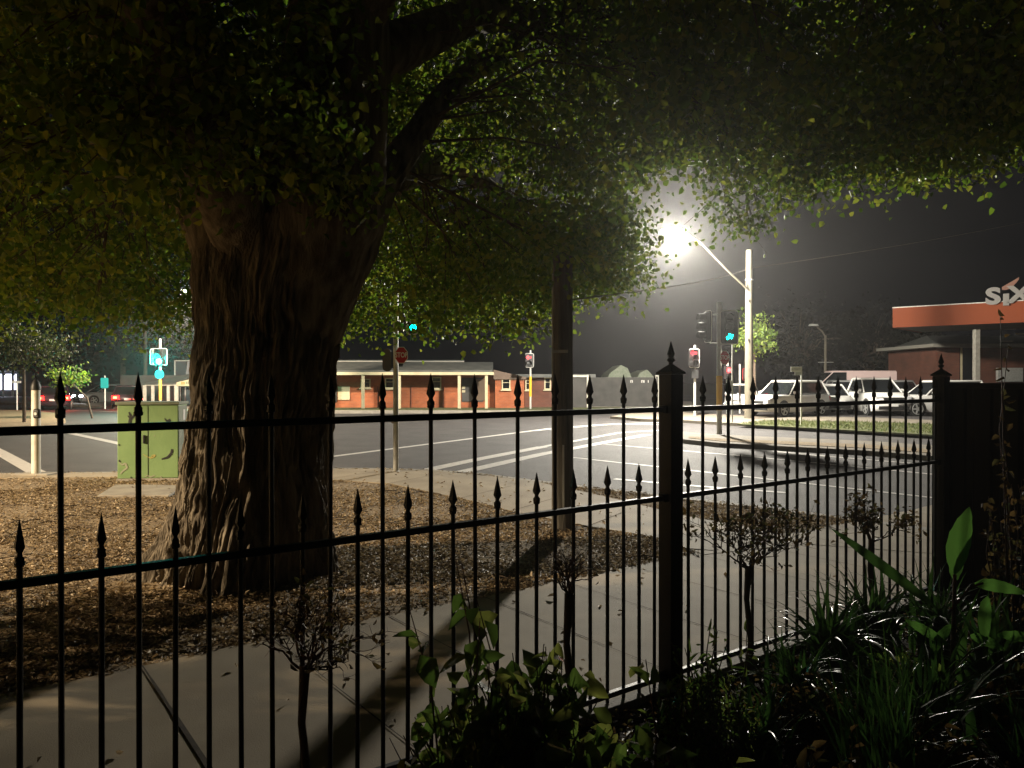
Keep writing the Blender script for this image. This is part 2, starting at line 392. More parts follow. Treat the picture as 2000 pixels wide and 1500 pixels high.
pline([(1425, 873), (1607, 891)], .30); pline([(1607, 891), (1900, 915)], .12, RZ + .0064)
pline([(1200, 936), (1336, 948), (1535, 963)], .14, RZ + .0066)
pline([(1040, 842), (1200, 829), (1330, 830)], .12, RZ + .007)
pline([(-80, 843), (0, 884), (78, 927)], .32); pline([(120, 843), (230, 866), (380, 903)], .28, RZ + .0068)
pline([(430, 856), (345, 866)], .1, RZ + .0072); pline([(90, 800), (190, 803), (300, 808)], .12, RZ + .0074)
pline([(640, 823), (900, 813), (1100, 808)], .1, RZ + .0076)
tag(lm.build('road_markings', M['line'], smooth=False), kind='structure')

# ------------------------------------------------------------ noise for bark
def vnoise(x, y, seed, per=None):
    r = np.random.default_rng(seed); G = r.random((256, 256))
    xi = np.floor(x).astype(int); yi = np.floor(y).astype(int); fx = x - xi; fy = y - yi
    fx = fx * fx * (3 - 2 * fx); fy = fy * fy * (3 - 2 * fy)
    def g(i, j):
        if per: i = i % per
        return G[i % 256, j % 256]
    return (g(xi, yi) * (1 - fx) + g(xi + 1, yi) * fx) * (1 - fy) + (g(xi, yi + 1) * (1 - fx) + g(xi + 1, yi + 1) * fx) * fy

def bark_tube(name, zs, cx, cy_, rr, roots, mt, parent, nt_=840, nz=760, amp=.05, seed=3, base=0):
    t = np.linspace(0, 2 * np.pi, nt_, endpoint=False); zz = np.linspace(zs[0], zs[-1], nz)
    T, Z = np.meshgrid(t, zz)
    r0 = np.interp(Z, zs, rr); X0 = np.interp(Z, zs, cx); Y0 = np.interp(Z, zs, cy_)
    tn = T / (2 * np.pi)
    wz = Z + .25 * vnoise(tn * 9, Z * 1.2, seed + 5, 9)
    warp = 1.1 * (vnoise(tn * 8, wz * 1.6, seed, 8) - .5) + .5 * (vnoise(tn * 20, wz * 4, seed + 1, 20) - .5)
    def rid(k, vz, sd_, wa, pw):
        n_ = vnoise((tn * k + warp * wa) % k, wz * vz, sd_, k); return (1 - np.abs(2 * n_ - 1)) ** pw
    a = rid(26, .8, seed + 2, 1.0, 1.6); b = rid(58, 1.3, seed + 3, 1.8, 1.4); c = rid(120, 2.6, seed + 4, 3.0, 1.3); d = rid(220, 6.0, seed + 6, 5.0, 1.0)
    e = vnoise((tn * 90 + warp * 2.4) % 90, wz * 10, seed + 7, 90)
    mask = vnoise(tn * 5, wz * .9, seed + 8, 5)
    def plate(k, vz, sd_, wa, g):
        n_ = vnoise((tn * k + warp * wa) % k, wz * vz, sd_, k); return np.clip(np.abs(2 * n_ - 1) * g, 0, 1)
    pb = plate(40, 1.5, seed + 11, 1.3, 2.6); pc = plate(96, 3.4, seed + 12, 2.6, 2.0)
    disp = amp * (.65 * a + .45 * b + .30 * c + .55 * pb + .40 * pc + .42 * d + .55 * e - 1.75) * (.7 + .6 * mask)
    if roots:
        fl = np.clip((.85 - Z) / .85, 0, 1) ** 2.2
        lob = .5 + .5 * np.cos(T * 5 + 1.1 + .5 * np.sin(T * 2)); lob2 = .5 + .5 * np.cos(T - np.pi)
        r0 = r0 * (1 + fl * (.10 + .34 * lob ** 3 * (.4 + lob2)))
        disp = disp * (1 + fl * .8)
    rad = r0 + disp
    V = np.stack([X0 + rad * np.cos(T), Y0 + rad * np.sin(T), Z], -1).reshape(-1, 3)
    i = np.arange(nz - 1)[:, None] * nt_; j = np.arange(nt_)[None]; j2 = (j + 1) % nt_
    f = np.stack([i + j, i + j2, i + nt_ + j2, i + nt_ + j], -1).reshape(-1, 4)
    return np_mesh(name, V, f, mt, parent, smooth=True)

# ------------------------------------------------------------ the big street tree
TX, TY = -2.2, 6.9
tree = empty('street_tree', (0, 0, 0), label='massive old street tree with deeply furrowed bark beside the footpath, its canopy overhead', cat='tree')
zs = [-.1, .19, .51, .97, 1.2, 1.66, 2.12, 2.54, 2.8, 3.05, 3.3, 3.5]
rr = [.68, .65, .62, .61, .60, .595, .595, .63, .67, .68, .58, .25]
cx = [-2.36, -2.34, -2.31, -2.29, -2.27, -2.23, -2.18, -2.15, -2.1, -2.05, -2.02, -2.0]
tr = bark_tube('trunk', zs, cx, [TY] * len(zs), rr, True, M['bark'], tree, amp=.052)
def limb_np(name, pts, rs, parent, n=40, m_=60, amp=.03, seed=9):
    pts = np.array(pts, float); L = np.concatenate([[0], np.cumsum(np.linalg.norm(np.diff(pts, axis=0), axis=1))])
    s = np.linspace(0, L[-1], m_); P = np.stack([np.interp(s, L, pts[:, k]) for k in range(3)], 1)
    for _ in range(3): P[1:-1] = (P[:-2] + P[1:-1] * 2 + P[2:]) / 4
    Rr = np.interp(s, L, rs); D = np.gradient(P, axis=0); D /= np.linalg.norm(D, axis=1)[:, None]
    A = np.cross(D, [0.3, 1, 0.1]); A /= np.linalg.norm(A, axis=1)[:, None]; B = np.cross(D, A)
    t = np.linspace(0, 2 * np.pi, n, endpoint=False); tn = t[None] / (2 * np.pi) + 0 * s[:, None]; S = s[:, None] + 0 * t[None]
    a_ = 1 - np.abs(2 * vnoise(tn * 16 + vnoise(tn * 6, S * 2, seed, 6), S * 2, seed + 1, 16) - 1)
    rad = Rr[:, None] * (1 + .08 * (vnoise(tn * 4, S, seed + 2, 4) - .5)) + amp * (a_ - .5)
    V = P[:, None] + rad[..., None] * (A[:, None] * np.cos(t)[None, :, None] + B[:, None] * np.sin(t)[None, :, None])
    i = np.arange(m_ - 1)[:, None] * n; j = np.arange(n)[None]; j2 = (j + 1) % n
    f = np.stack([i + j, i + j2, i + n + j2, i + n + j], -1).reshape(-1, 4)
    return np_mesh(name, V.reshape(-1, 3), f, M['bark'], parent, smooth=True)
limbs = [
    ([(-2.3, 6.95, 2.3), (-2.52, 6.8, 3.2), (-2.75, 6.9, 4.2), (-3.4, 7.2, 6.2), (-4.0, 7.6, 8.5)], [.45, .36, .3, .22, .12]),
    ([(-2.1, 6.95, 2.1), (-1.72, 6.8, 3.2), (-1.55, 6.7, 4.3), (-1.4, 6.8, 6.5), (-1.1, 7.0, 9)], [.5, .57, .46, .36, .2]),
    ([(-1.9, 6.9, 2.0), (-1.42, 6.85, 2.85), (-1.25, 7.2, 3.5), (-.6, 8.0, 4.8), (1.4, 8.8, 6.4), (4.2, 8.8, 6.9)], [.22, .20, .15, .10, .07, .04]),
    ([(-2.5, 7.1, 2.7), (-3.1, 7.6, 3.5), (-4.6, 8.6, 4.4), (-6.8, 9.8, 4.7), (-8.2, 10.5, 4.2)], [.34, .26, .17, .1, .05]),
    ([(-2.0, 7.2, 2.7), (-1.6, 8.2, 3.8), (-.8, 10.2, 4.6), (.2, 12.2, 4.4)], [.34, .24, .14, .05]),
    ([(-2.2, 6.6, 2.8), (-2.4, 5.4, 3.9), (-2.2, 3.5, 4.9), (-1.6, 1.5, 5.2)], [.3, .22, .13, .05]),
    ([(-1.5, 6.75, 4.4), (-.4, 7.8, 5.4), (1.6, 9.4, 6.0), (3.0, 10.6, 5.6)], [.26, .17, .1, .04]),
    ([(-2.8, 6.9, 4.3), (-4.4, 6.4, 5.4), (-6.8, 6.0, 5.6), (-9, 5.6, 5.0)], [.22, .15, .09, .04]),
    ([(-1.5, 6.75, 4.6), (-.4, 5.9, 6.0), (1.8, 5.0, 6.4), (4.5, 4.4, 6.2)], [.24, .15, .08, .04]),
]
for i, (p_, r_) in enumerate(limbs): limb_np('limb', p_, r_, tree, seed=20 + i * 3, n=64 if i < 3 else 28, m_=160 if i < 3 else 60, amp=.045 if i < 3 else .02)
hang = np.array([[-180, 4.2], [-150, 3.8], [-90, 3.6], [-40, 3.9], [0, 3.95], [22, 3.95], [32, 3.9], [43, 3.5], [50, 3.2], [58, 2.9], [68, 2.6], [78, 2.45], [100, 2.5], [125, 2.5], [145, 2.4], [158, 2.5], [170, 3.8], [180, 4.2]])
rimR = np.array([[-180, 5.5], [-90, 7.0], [0, 7.6], [30, 6.9], [55, 6.4], [80, 6.3], [110, 6.6], [145, 7.2], [165, 6.4], [180, 5.5]])
nodes = []
for p_, r_ in limbs:
    for a_, b_ in zip(p_, p_[1:]):
        for k in range(5): nodes.append(Vector(a_).lerp(Vector(b_), k / 5))
cl = []; tw = MB()
LV = Vector((6.75, 32, 7.75)) - Vector((0, 0, 1.7))
L0_ = Vector((6.75, 32, 7.7)); LW = [Vector((-.5, 9.0, 5.2)) - L0_, Vector((-.9, 7.4, 4.6)) - L0_, Vector((.3, 9.5, 5.8)) - L0_]
LF = Vector((-16.1, 38, 6.15)) - Vector((0, 0, 1.7))
def near_lamp(x, y, z, d_=.75):   # gaps carved in the crown so the lamps shine in
    p = Vector((x, y, z - 1.7)); t_ = p.dot(LF) / LF.length_squared
    if (p - LF * t_).length < .38: return True
    for W_ in LW:
        p = Vector((x, y, z)) - L0_; t_ = p.dot(W_) / W_.length_squared
        if t_ < .93 and (p - W_ * t_).length < .95 and rnd.random() < .8: return True
    p = Vector((x, y, z - 1.7)); t_ = p.dot(LV) / LV.length_squared
    return (p - LV * t_).length < d_
tries = 0
while len(cl) < 2500 and tries < 16000:
    tries += 1
    ph = rnd.uniform(-180, 180)
    if ph < -60 and ph > -150 and rnd.random() < .5: continue
    rm = float(np.interp(ph, rimR[:, 0], rimR[:, 1])); q = math.sqrt(rnd.uniform(.02, 1.0)) if rnd.random() < .6 else rnd.uniform(.82, 1.02)
    r = rm * q; x = TX + r * math.cos(R(ph)); y = TY + r * math.sin(R(ph))
    if x * x + y * y < 2.6 ** 2: continue
    hr = float(np.interp(ph, hang[:, 0], hang[:, 1])); h0 = hr + (4.5 - hr) * (1 - q ** 2.2)
    thick = .3 + 3.6 * (1 - (q * .92) ** 2)
    z = h0 + abs(rnd.gauss(0, .55)) * thick * .55 + rnd.uniform(0, .25)
    # clumpiness and gaps
    g = math.sin(x * 1.35 + 1.2) * math.sin(y * 1.2 + .4) + math.sin(z * 2.1 + x * .8)
    if g < -.75 and rnd.random() < .7: continue
    if near_lamp(x, y, z): continue
    if -1.45 < x < 1.0 and 2.0 < y < 7.6 and z < 5.9 and rnd.random() < .93: continue
    if -1.2 < x < 3.6 and y > 9.7 and z > 4.15 and rnd.random() < .9: continue  # crown thinned on purpose so lamp light reaches the inner leaves
    cl.append((x, y, z, .30 + rnd.uniform(0, .3)))
for k in range(60):   # shoots low on the limbs round the fork
    a_ = rnd.uniform(math.pi * .75, math.pi * 1.9); rr_ = rnd.uniform(.75, 1.15)
    cl.append((-2.1 + rr_ * math.cos(a_), 6.9 + rr_ * math.sin(a_) * 1.0, rnd.uniform(3.1, 4.6), .28))
for (x0_, x1_, y0_, y1_, z0_, z1_, n_) in ((.0, 2.2, 6.6, 8.4, 2.7, 4.6, 42), (-.4, 3.2, 6.5, 9.0, 3.9, 5.2, 60), (1.9, 3.4, 9.8, 11.2, 3.5, 4.4, 16), (-1.3, .3, 8.4, 10.5, 2.3, 3.9, 60), (-6.5, -3.0, 7.2, 11, 2.5, 4.0, 130), (-4.6, -1.2, 4.8, 6.15, 3.05, 4.6, 150), (-1.4, 1.4, 7.9, 9.5, 4.2, 7.2, 190), (-.9, 1.9, 8.6, 9.6, 4.0, 5.2, 60),
        (.6, 2.2, 5.0, 7.5, 3.6, 5.2, 60), (-3.6, -1.6, 4.0, 6.0, 3.7, 4.9, 60), (1.5, 5.2, 6.0, 9.5, 3.9, 5.2, 110), (.2, 2.2, 9.5, 12.0, 3.1, 4.6, 34)):
    for k in range(n_):
        q_ = (rnd.uniform(x0_, x1_), rnd.uniform(y0_, y1_), z0_ + (z1_ - z0_) * rnd.random() ** 1.2)
        if not near_lamp(*q_): cl.append((*q_, rnd.uniform(.22, .36)))
cen = []
for (x, y, z, rr_) in cl:
    n_ = int(54 * (rr_ / .4))
    pts = nrg.normal(size=(n_, 3)) * np.array([rr_, rr_, rr_ * .62]) * .62 + np.array([x, y, z])
    cen.append(pts)
    if rnd.random() < .28:
        nb = min(nodes, key=lambda q_: (q_.x - x) ** 2 + (q_.y - y) ** 2 + ((q_.z - z) * 1.2) ** 2)
        e = Vector((x, y, z)); mid = nb.lerp(e, .55) + Vector((rnd.uniform(-.15, .15), rnd.uniform(-.15, .15), rnd.uniform(.05, .3)))
        L_ = (e - nb).length; tw.tube([nb, mid, e], [.006 + .006 * L_, .005 + .003 * L_, .003], 5, False)
        for k in range(3):
            e2 = e + Vector((rnd.gauss(0, rr_ * .6), rnd.gauss(0, rr_ * .6), rnd.gauss(-.08, rr_ * .4))); tw.tube([mid.lerp(e, .6), e2], [.006, .002], 4, False)
cen = np.concatenate(cen)
tw.build('branch', M['twig'], tree)
leaves('crown', cen, nrg.uniform(.045, .10, len(cen)), M['leaf'], tree, droop=.55, width=.72, nup=.6)

# loose leaves and twigs lying on the dirt
def scatter(n, poly_test, zoff, smin, smax, name, mt, dens=None):
    out = []
    while len(out) < n:
        x = rnd.uniform(-11, 7); y = rnd.uniform(2.5, 14.6)
        if poly_test(x, y) and (dens is None or rnd.random() < dens(x, y)): out.append((x, y, zoff + rnd.uniform(0, .02)))
    return leaves(name, np.array(out), nrg.uniform(smin, smax, n), mt, None, droop=-.05, flat=.8, width=.5, fold=.2, curl=.25, nup=3.0)
def inside(poly, x, y):
    c_ = False; j = len(poly) - 1
    for i in range(len(poly)):
        if (poly[i][1] > y) != (poly[j][1] > y) and x < (poly[j][0] - poly[i][0]) * (y - poly[i][1]) / (poly[j][1] - poly[i][1]) + poly[i][0]: c_ = not c_
        j = i
    return c_
vp = [(p[0], p[1]) for p in verge]
def on_dirt(x, y):
    t = (Vector((x, y, 0)) - F0).dot(nv)
    if t < 2.08: return False
    return inside(vp, x, y) and not inside(pth, x, y)
def dn(x, y):
    dcam = math.hypot(x, y); return min(1, (6.5 / max(dcam, 4)) ** 1.5) * (.35 + .65 * (math.sin(x * 1.7 + y) * math.sin(y * 2.3 - x * .6) > -.35))
lit = scatter(90000, on_dirt, .003, .016, .052, 'leaf_litter', M['litter_leaf'], dn)
tag(lit, 'brown fallen leaves and bark scraps covering the bare ground under the big tree', 'leaf litter', kind='stuff')
def on_path(x, y):
    t = (Vector((x, y, 0)) - F0).dot(nv); return (0.1 < t < 2.08) or inside(pth, x, y)
pl = scatter(240, on_path, .016, .03, .07, 'fallen_leaves', M['litter_leaf'], lambda x, y: .3 if (Vector((x, y, 0)) - F0).dot(nv) < 1.9 else 1)
tag(pl, 'few dry leaves blown over the concrete footpath', 'leaf litter', kind='stuff')
tb = MB()
k = 0
while k < 260:
    x, y = rnd.uniform(-8, 4), rnd.uniform(4, 12)
    if not on_dirt(x, y): continue
    k += 1; a_ = rnd.uniform(0, 6.3); L_ = rnd.uniform(.08, .35) if k > 20 else rnd.uniform(.4, .9)
    p0 = Vector((x, y, .015)); p2 = p0 + Vector((math.cos(a_), math.sin(a_), 0)) * L_; p1 = p0.lerp(p2, .5) + Vector((rnd.gauss(0, .02), rnd.gauss(0, .02), rnd.uniform(0, .03)))
    tb.tube([p0, p1, p2], [.006, .005, .003], 5)
tag(tb.build('fallen_twigs', M['twig']), 'thin dry twigs lying among the fallen leaves', 'twigs', kind='stuff')

# ------------------------------------------------------------ fence
def fk(k, z=0.0):
    p = F0 + u * (.23 * k); return Vector((p.x, p.y, z))
FA = math.atan2(u.y, u.x)
def picket_meshes():
    out = {}
    for nm, top in (('tall', 1.728), ('short', 1.262)):
        mb = MB(); mb.lathe([(.0095, .05), (.0095, top - .135)], 10); me_o = mb.build('picket', M['iron']); me = me_o.data; bpy.data.objects.remove(me_o)
        hb = MB(); hb.lathe([(.0105, top - .142), (.0165, top - .137), (.0165, top - .122), (.012, top - .118), (.009, top - .111), (.010, top - .105), (.0195, top - .088), (.0105, top - .045), (.0008, top)], 4, ph=R(45))
        hb.lathe([(.012, top - .150), (.0155, top - .146), (.0155, top - .138), (.012, top - .134)], 10)
        ho = hb.build('spear_head', M['iron'], smooth=False); hm = ho.data; bpy.data.objects.remove(ho)
        out[nm] = (me, hm)
    return out
PM = picket_meshes()
def fence_section(k0, k1, first, first_kind, label, posts):
    t = empty('spiked_fence', fk(k0), FA, label, 'fence', 'black iron fence sections')
    L_ = (k1 - k0) * .23
    for z in (1.54, 1.06, .09):
        MB().box((L_ / 2, 0, z), (L_, .032, .027)).build('rail', M['iron'], t, bevel=.003)
    k = first; kind = first_kind
    while k < k1 - .25:
        x = (k - k0) * .23
        pk = link('picket', PM[kind][0], t, (x, rnd.gauss(0, .0006), rnd.gauss(0, .0012)), (rnd.gauss(0, .002), rnd.gauss(0, .0018), rnd.uniform(-.25, .25))); link('spear_head', PM[kind][1], pk)
        k += .5; kind = 'short' if kind == 'tall' else 'tall'
    for kp in posts:
        x = (kp - k0) * .23; pb = MB(); pb.box((x, 0, .86), (.095, .095, 1.74))
        po = pb.build('post', M['iron'], t, bevel=.005)
        cb = MB(); s2 = .056 * math.sqrt(2)
        cb.lathe([(s2, 1.731), (s2, 1.742), (.012, 1.785), (.012, 1.80)], 4, (x, 0, 0), R(45))
        cb.lathe([(.014, 1.795), (.024, 1.81), (.013, 1.822), (.022, 1.84), (.001, 1.91)], 8, (x, 0, 0))
        cb.build('post_cap', M['iron'], po, smooth=False)
        for z in (1.54, 1.06, .09):
            MB().box((x, 0, z), (.15, .042, .042)).build('rail_bracket', M['iron'], po, bevel=.003)
    return t
fence_section(-1.6, 12.56, -1.0, 'tall', 'left section of black spiked iron fence in front of the big tree', [-1.6, 12.56])
fence_section(12.76, 26.0, 13.2, 'short', 'right section of black spiked iron fence ending at the dark panel fence', [26.1])
# side fence of ribbed steel sheet
sd = (Vector((.593, -.805, 0))).normalized(); e0 = fk(26.35)
sf = empty('panel_fence', e0 + Vector((0, 0, 0)), math.atan2(sd.y, sd.x), 'dark ribbed steel panel fence at the right end of the iron fence', 'fence')
prof = []; x = .05; 
while x < 3.4:
    for dx, dy in ((0, 0), (.09, 0), (.105, .022), (.15, .022), (.165, 0)): prof.append((x + dx, dy))
    x += .19
vs = []; fs = []
for px_, py_ in prof: vs += [(px_, py_, .02), (px_, py_, 1.64), (px_, py_ + .003, 1.64), (px_, py_ + .003, .02)]
for i in range(len(prof) - 1):
    k = i * 4; fs += [(k, k + 4, k + 5, k + 1), (k + 3, k + 2, k + 6, k + 7), (k + 1, k + 5, k + 6, k + 2)]
MB().add(vs, fs).build('sheet', M['panel'], sf)
MB().box((1.7, .012, 1.655), (3.4, .05, .045)).build('top_rail', M['panel'], sf, bevel=.004)
MB().box((1.7, .012, .05), (3.4, .05, .06)).build('bottom_rail', M['panel'], sf, bevel=.004)
MB().box((.02, .012, .84), (.06, .06, 1.66)).build('post', M['panel'], sf, bevel=.004)
MB().box((2.42, .012, .84), (.062, .062, 1.66)).build('post', M['panel'], sf, bevel=.004)

# ------------------------------------------------------------ green cabinet
bp_ = gd(285, 939); cab = empty('utility_cabinet', (bp_.x, bp_.y + .25, .0), R(7), 'scuffed green metal utility cabinet on the corner beside the big tree', 'cabinet')
MB().box((0, 0, .66), (.98, .5, 1.24)).build('body', M['box_green'], cab, bevel=.012)
MB().box((0, 0, 1.305), (1.03, .56, .05)).build('lid', M['box_side'], cab, bevel=.01)
MB().box((0, 0, .02), (1.0, .54, .04)).build('plinth', M['kerb'], cab)
MB().box((.4935, 0, .66), (.005, .46, 1.2)).build('side_panel', M['box_side'], cab)  # thin sheet with the shade of this side put into its colour
MB().box((0, -.2535, .66), (.006, .006, 1.2)).build('door_seam', M['graff'], cab)
MB().box((-.06, -.262, .70), (.03, .03, .14)).build('handle', M['black'], cab, bevel=.004)
def blotch(name, pts, m, x, z, rx=0, w_=.03, off=-.2545):
    mb = MB(); P = [(x + p[0], off, z + p[1]) for p in pts]
    for i in range(len(P) - 1):
        mb.tube([P[i], P[i + 1]], [w_ * (.3 + .7 * math.sin(math.pi * (i + .3) / len(P))), w_ * (.3 + .7 * math.sin(math.pi * (i + 1.2) / len(P)))], 6)
    o_ = mb.build(name, m, cab); o_.scale = (1, 1, 1)
    for v in o_.data.vertices: v.co.y = off + (v.co.y - off) * .06
    return o_
blotch('paint_mark', [(0, 0), (.03, -.08), (.01, -.17), (.02, -.28)], M['graff'], -.30, 1.16, w_=.028)
blotch('paint_mark', [(-.05, -.02), (.0, -.08), (.05, -.02), (.07, .05)], M['graff'], -.27, 1.12, w_=.02)
blotch('paint_mark', [(0, 0), (.04, -.05), (.09, -.02), (.05, -.1)], M['graff'], .27, 1.05, w_=.02)
blotch('paint_mark', [(0, 0), (.10, .03), (.16, .10), (.17, .17)], M['graff'], .22, .36, w_=.026)
blotch('paint_mark', [(-.08, .05), (0, 0), (.05, -.02), (.1, 0), (.12, .03), (.08, .03), (.05, 0)], M['graff_y'], .0, .40, w_=.011)
blotch('paint_mark', [(0, .1), (.05, .05), (.1, .08), (.13, .0), (.06, -.05), (.02, -.1)], M['scrape'], -.46, .22, w_=.018)
blotch('paint_mark', [(0, .0), (.04, .03), (.1, .0), (.16, .03)], M['scrape'], -.05, .06, w_=.012)
for q in ((-.47, .6, .02), (-.465, .33, .025), (.2, .05, .02), (-.28, .05, .015), (.1, .75, .008), (.36, .42, .01)):
    blotch('paint_mark', [(0, 0), (.02, .015)], M['graff'] if q[0] < 0 else M['scrape'], q[0], q[1], w_=q[2])
MB().box((.4985, .05, 1.1), (.004, .10, .18)).build('sticker', M['white'], cab)
MB().box((.4985, .05, .90), (.004, .08, .10)).build('sticker', M['orange'], cab)
pd = [gd(190, 972), gd(330, 972), gd(362, 952), gd(225, 950)]
tag(MB().slab([(p.x, p.y) for p in pd], -.02, .035).build('concrete_slab', M['kerb'], smooth=False, bevel=.01), 'low flat concrete slab on the dirt in front of the green cabinet', 'slab')

# ------------------------------------------------------------ text helper
def text(s, size, depth, m, parent, loc, rot=(R(90), 0, 0), name='lettering', offset=0.0, sx=1.0):
    cu = bpy.data.curves.new('t', 'FONT'); cu.body = s; cu.size = size; cu.extrude = depth; cu.offset = offset
    cu.align_x = 'CENTER'; cu.align_y = 'CENTER'; cu.resolution_u = 4
    to = bpy.data.objects.new('t', cu); C.objects.link(to); bpy.context.view_layer.update()
    me = bpy.data.meshes.new_from_object(to.evaluated_get(bpy.context.evaluated_depsgraph_get())); bpy.data.objects.remove(to); bpy.data.curves.remove(cu)
    me.materials.clear(); me.materials.append(m)
    o_ = link(name, me, parent, loc, rot); o_.scale = (sx, 1, 1); return o_

# ------------------------------------------------------------ traffic signals
def roundrect(w_, h_, r_, n=5):
    out = []
    for cx_, cz_, a0 in ((w_ / 2 - r_, h_ / 2 - r_, 0), (-w_ / 2 + r_, h_ / 2 - r_, 90), (-w_ / 2 + r_, -h_ / 2 + r_, 180), (w_ / 2 - r_, -h_ / 2 + r_, 270)):
        for k in range(n): a_ = R(a0 + 90 * k / (n - 1)); out.append((cx_ + r_ * math.cos(a_), cz_ + r_ * math.sin(a_)))
    return out
def signal_head(parent, x, y, z, H=1.05, W=.56, rz=0.0, lit=None, litmat=None, n=3, arrow=0, bm='white', shiftx=0.0, big=1.0):
    """lamp head on a target board facing -Y when rz is 0"""
    h = link('signal_head', None, parent, (x, y, z), (0, 0, rz))
    bb = MB().prism(roundrect(W, H, .09), -.012, .012).build('target_board', M['black'], h)
    pts = [(p[0], -.018, p[1]) for p in roundrect(W - .02, H - .02, .085)]; pts.append(pts[0])
    MB().tube(pts, .014, 5).build('board_edge', M[bm], h)
    rl = min(.11, H / n / 2 * .78) * big; gap = (H - .16) / n
    MB().box((shiftx, -.07, 0), (rl * 2.3, .12, H - .12)).build('lamp_case', M['black'], h, bevel=.01)
    for k in range(n):
        zc = (n - 1) / 2 * gap - k * gap
        isl = (lit == k); lm_ = litmat if isl else M['black']
        if isl and arrow:
            l = MB(); ar = [(-.9, 0), (-.1, .75), (-.1, .28), (.9, .28), (.9, -.28), (-.1, -.28), (-.1, -.75)]
            ca, sa = math.cos(R(arrow)), math.sin(R(arrow))
            pr = [(shiftx + (a_ * ca - b_ * sa) * rl * 1.15, zc + (a_ * sa + b_ * ca) * rl * 1.15) for a_, b_ in ar]
            l.prism(pr, -.146, -.138); l.build('lens', lm_, h, smooth=False)
        else:
            l = MB(); l.lathe([(rl, 0), (rl * .8, .02), (rl * .3, .03)], 16)
            lo = l.build('lens', lm_, h, (shiftx, -.13, zc), (R(90), 0, 0))
        vv = MB(); segs = 14; vs = []; fs = []
        for kk in range(segs + 1):
            a_ = R(-35 + 250 * kk / segs)
            for rr_, yy, in ((rl * 1.05, -.13), (rl * 1.12, -.13), (rl * 1.12, -.36 if not isl else -.2), (rl * 1.05, -.36 if not isl else -.2)): vs.append((shiftx + rr_ * math.cos(a_), yy, zc + rr_ * math.sin(a_)))
        for kk in range(segs):
            b0 = kk * 4
            for s_, t_ in ((0, 1), (1, 2), (2, 3), (3, 0)): fs.append((b0 + s_, b0 + t_, b0 + 4 + t_, b0 + 4 + s_))
        vv.add(vs, fs).build('visor', M['black'], h)
    return h
def stop_plate(parent, x, y, z, r_, rz=0.0, sx=.8):
    s = link('stop_sign', None, parent, (x, y, z), (0, 0, rz))
    oc = [(r_ * math.cos(R(22.5 + 45 * k)), r_ * math.sin(R(22.5 + 45 * k))) for k in range(8)]
    pl_ = MB().prism(oc, -.004, .004).build('plate', M['white'], s, smooth=False)
    MB().prism([(a_ * .91, b_ * .91) for a_, b_ in oc], -.0075, -.0045).build('sign_face', M['red_sign'], s, smooth=False)
    text('STOP', r_ * .78, .001, M['white'], s, (0, -.0095, 0), sx=.95, offset=.003)
    s.scale = (sx, 1, 1)
    return s
def lamp_pt(parent, loc, col, e, name='signal_glow', r_=.08):
    l = bpy.data.lights.new(name, 'SPOT' if e in (LAMP_SIDE, LAMP_FAR) else 'POINT'); l.energy = e; l.color = col; l.shadow_soft_size = r_
    o_ = bpy.data.objects.new(name, l); C.objects.link(o_); o_.parent = parent; o_.location = loc; return o_

# main signal on the median
b_ = gd(1405, 848); t = empty('traffic_light', b_, 0, 'tall traffic light on the median with green arrow, stop plate and yellow sleeve', 'traffic light')
MB().lathe([(.085, 0), (.08, .4), (.078, 4.12), (.06, 4.15)], 14).build('pole', M['galv'], t)
MB().lathe([(.094, .75), (.094, 1.83)], 14).build('sleeve', M['yellow'], t)
Y_ = b_.y
signal_head(t, (1420 - 1405) / F * Y_ + .02, -.15, CAMZ - (640 - HOR) / F * Y_, 1.06, .56, R(-8), 2, M['e_green'], 3, 215 - 5)
signal_head(t, -.34, .0, CAMZ - (638 - HOR) / F * Y_, 1.0, .5, R(-78), None, None, 3)
MB().tube([(-.3, 0, 3.75), (.3, -.1, 3.75)], .02, 8).build('bracket', M['galv'], t); MB().tube([(-.3, 0, 2.85), (.3, -.1, 2.85)], .02, 8).build('bracket', M['galv'], t)
stop_plate(t, .13, -.13, CAMZ - (699 - HOR) / F * Y_, .245, 0, .66)
# signal left of it
b_ = at(1357, 808, 36.5); t = empty('traffic_light', (b_.x, 36.5, 0), 0, 'low traffic light with red arrow left of the median signal', 'traffic light')
MB().lathe([(.06, 0), (.055, 3.35)], 12).build('pole', M['galv'], t)
signal_head(t, -.06, -.12, CAMZ - (700 - HOR) / F * 36.5, .9, .56, R(18), 0, M['e_red'], 3, 0.001, shiftx=-.12, big=1.5)
MB().box((-.02, -.1, 1.98), (.3, .2, .42)).build('pedestrian_box', M['black'], t, bevel=.02)
lamp_pt(t, (-.2, -.6, 2.95), (1, .02, .05), 30)
# round red signal behind
t = empty('traffic_light', (at(1421, 725, 38).x, 38, 0), 0, 'far traffic light with round red lamp behind the thin sign pole', 'traffic light')
MB().lathe([(.06, 0), (.055, 2.7)], 12).build('pole', M['galv'], t)
signal_head(t, 0, -.12, CAMZ - (728 - HOR) / F * 38, .66, .42, 0, 0, M['e_red_hi'], 2, 0, 'black'); 
lamp_pt(t, (0, -.5, 2.2), (1, .03, .05), 25)
t = empty('traffic_light', (at(1445, 728, 39).x, 39, 0), 0, 'small dark signal with dull red panels between the sign pole and the concrete pole', 'traffic light')
MB().lathe([(.05, 0), (.05, 2.5)], 12).build('pole', M['galv'], t)
signal_head(t, .2, -.1, 1.98, .62, .3, R(30), None, None, 2, 0, 'red_sign')
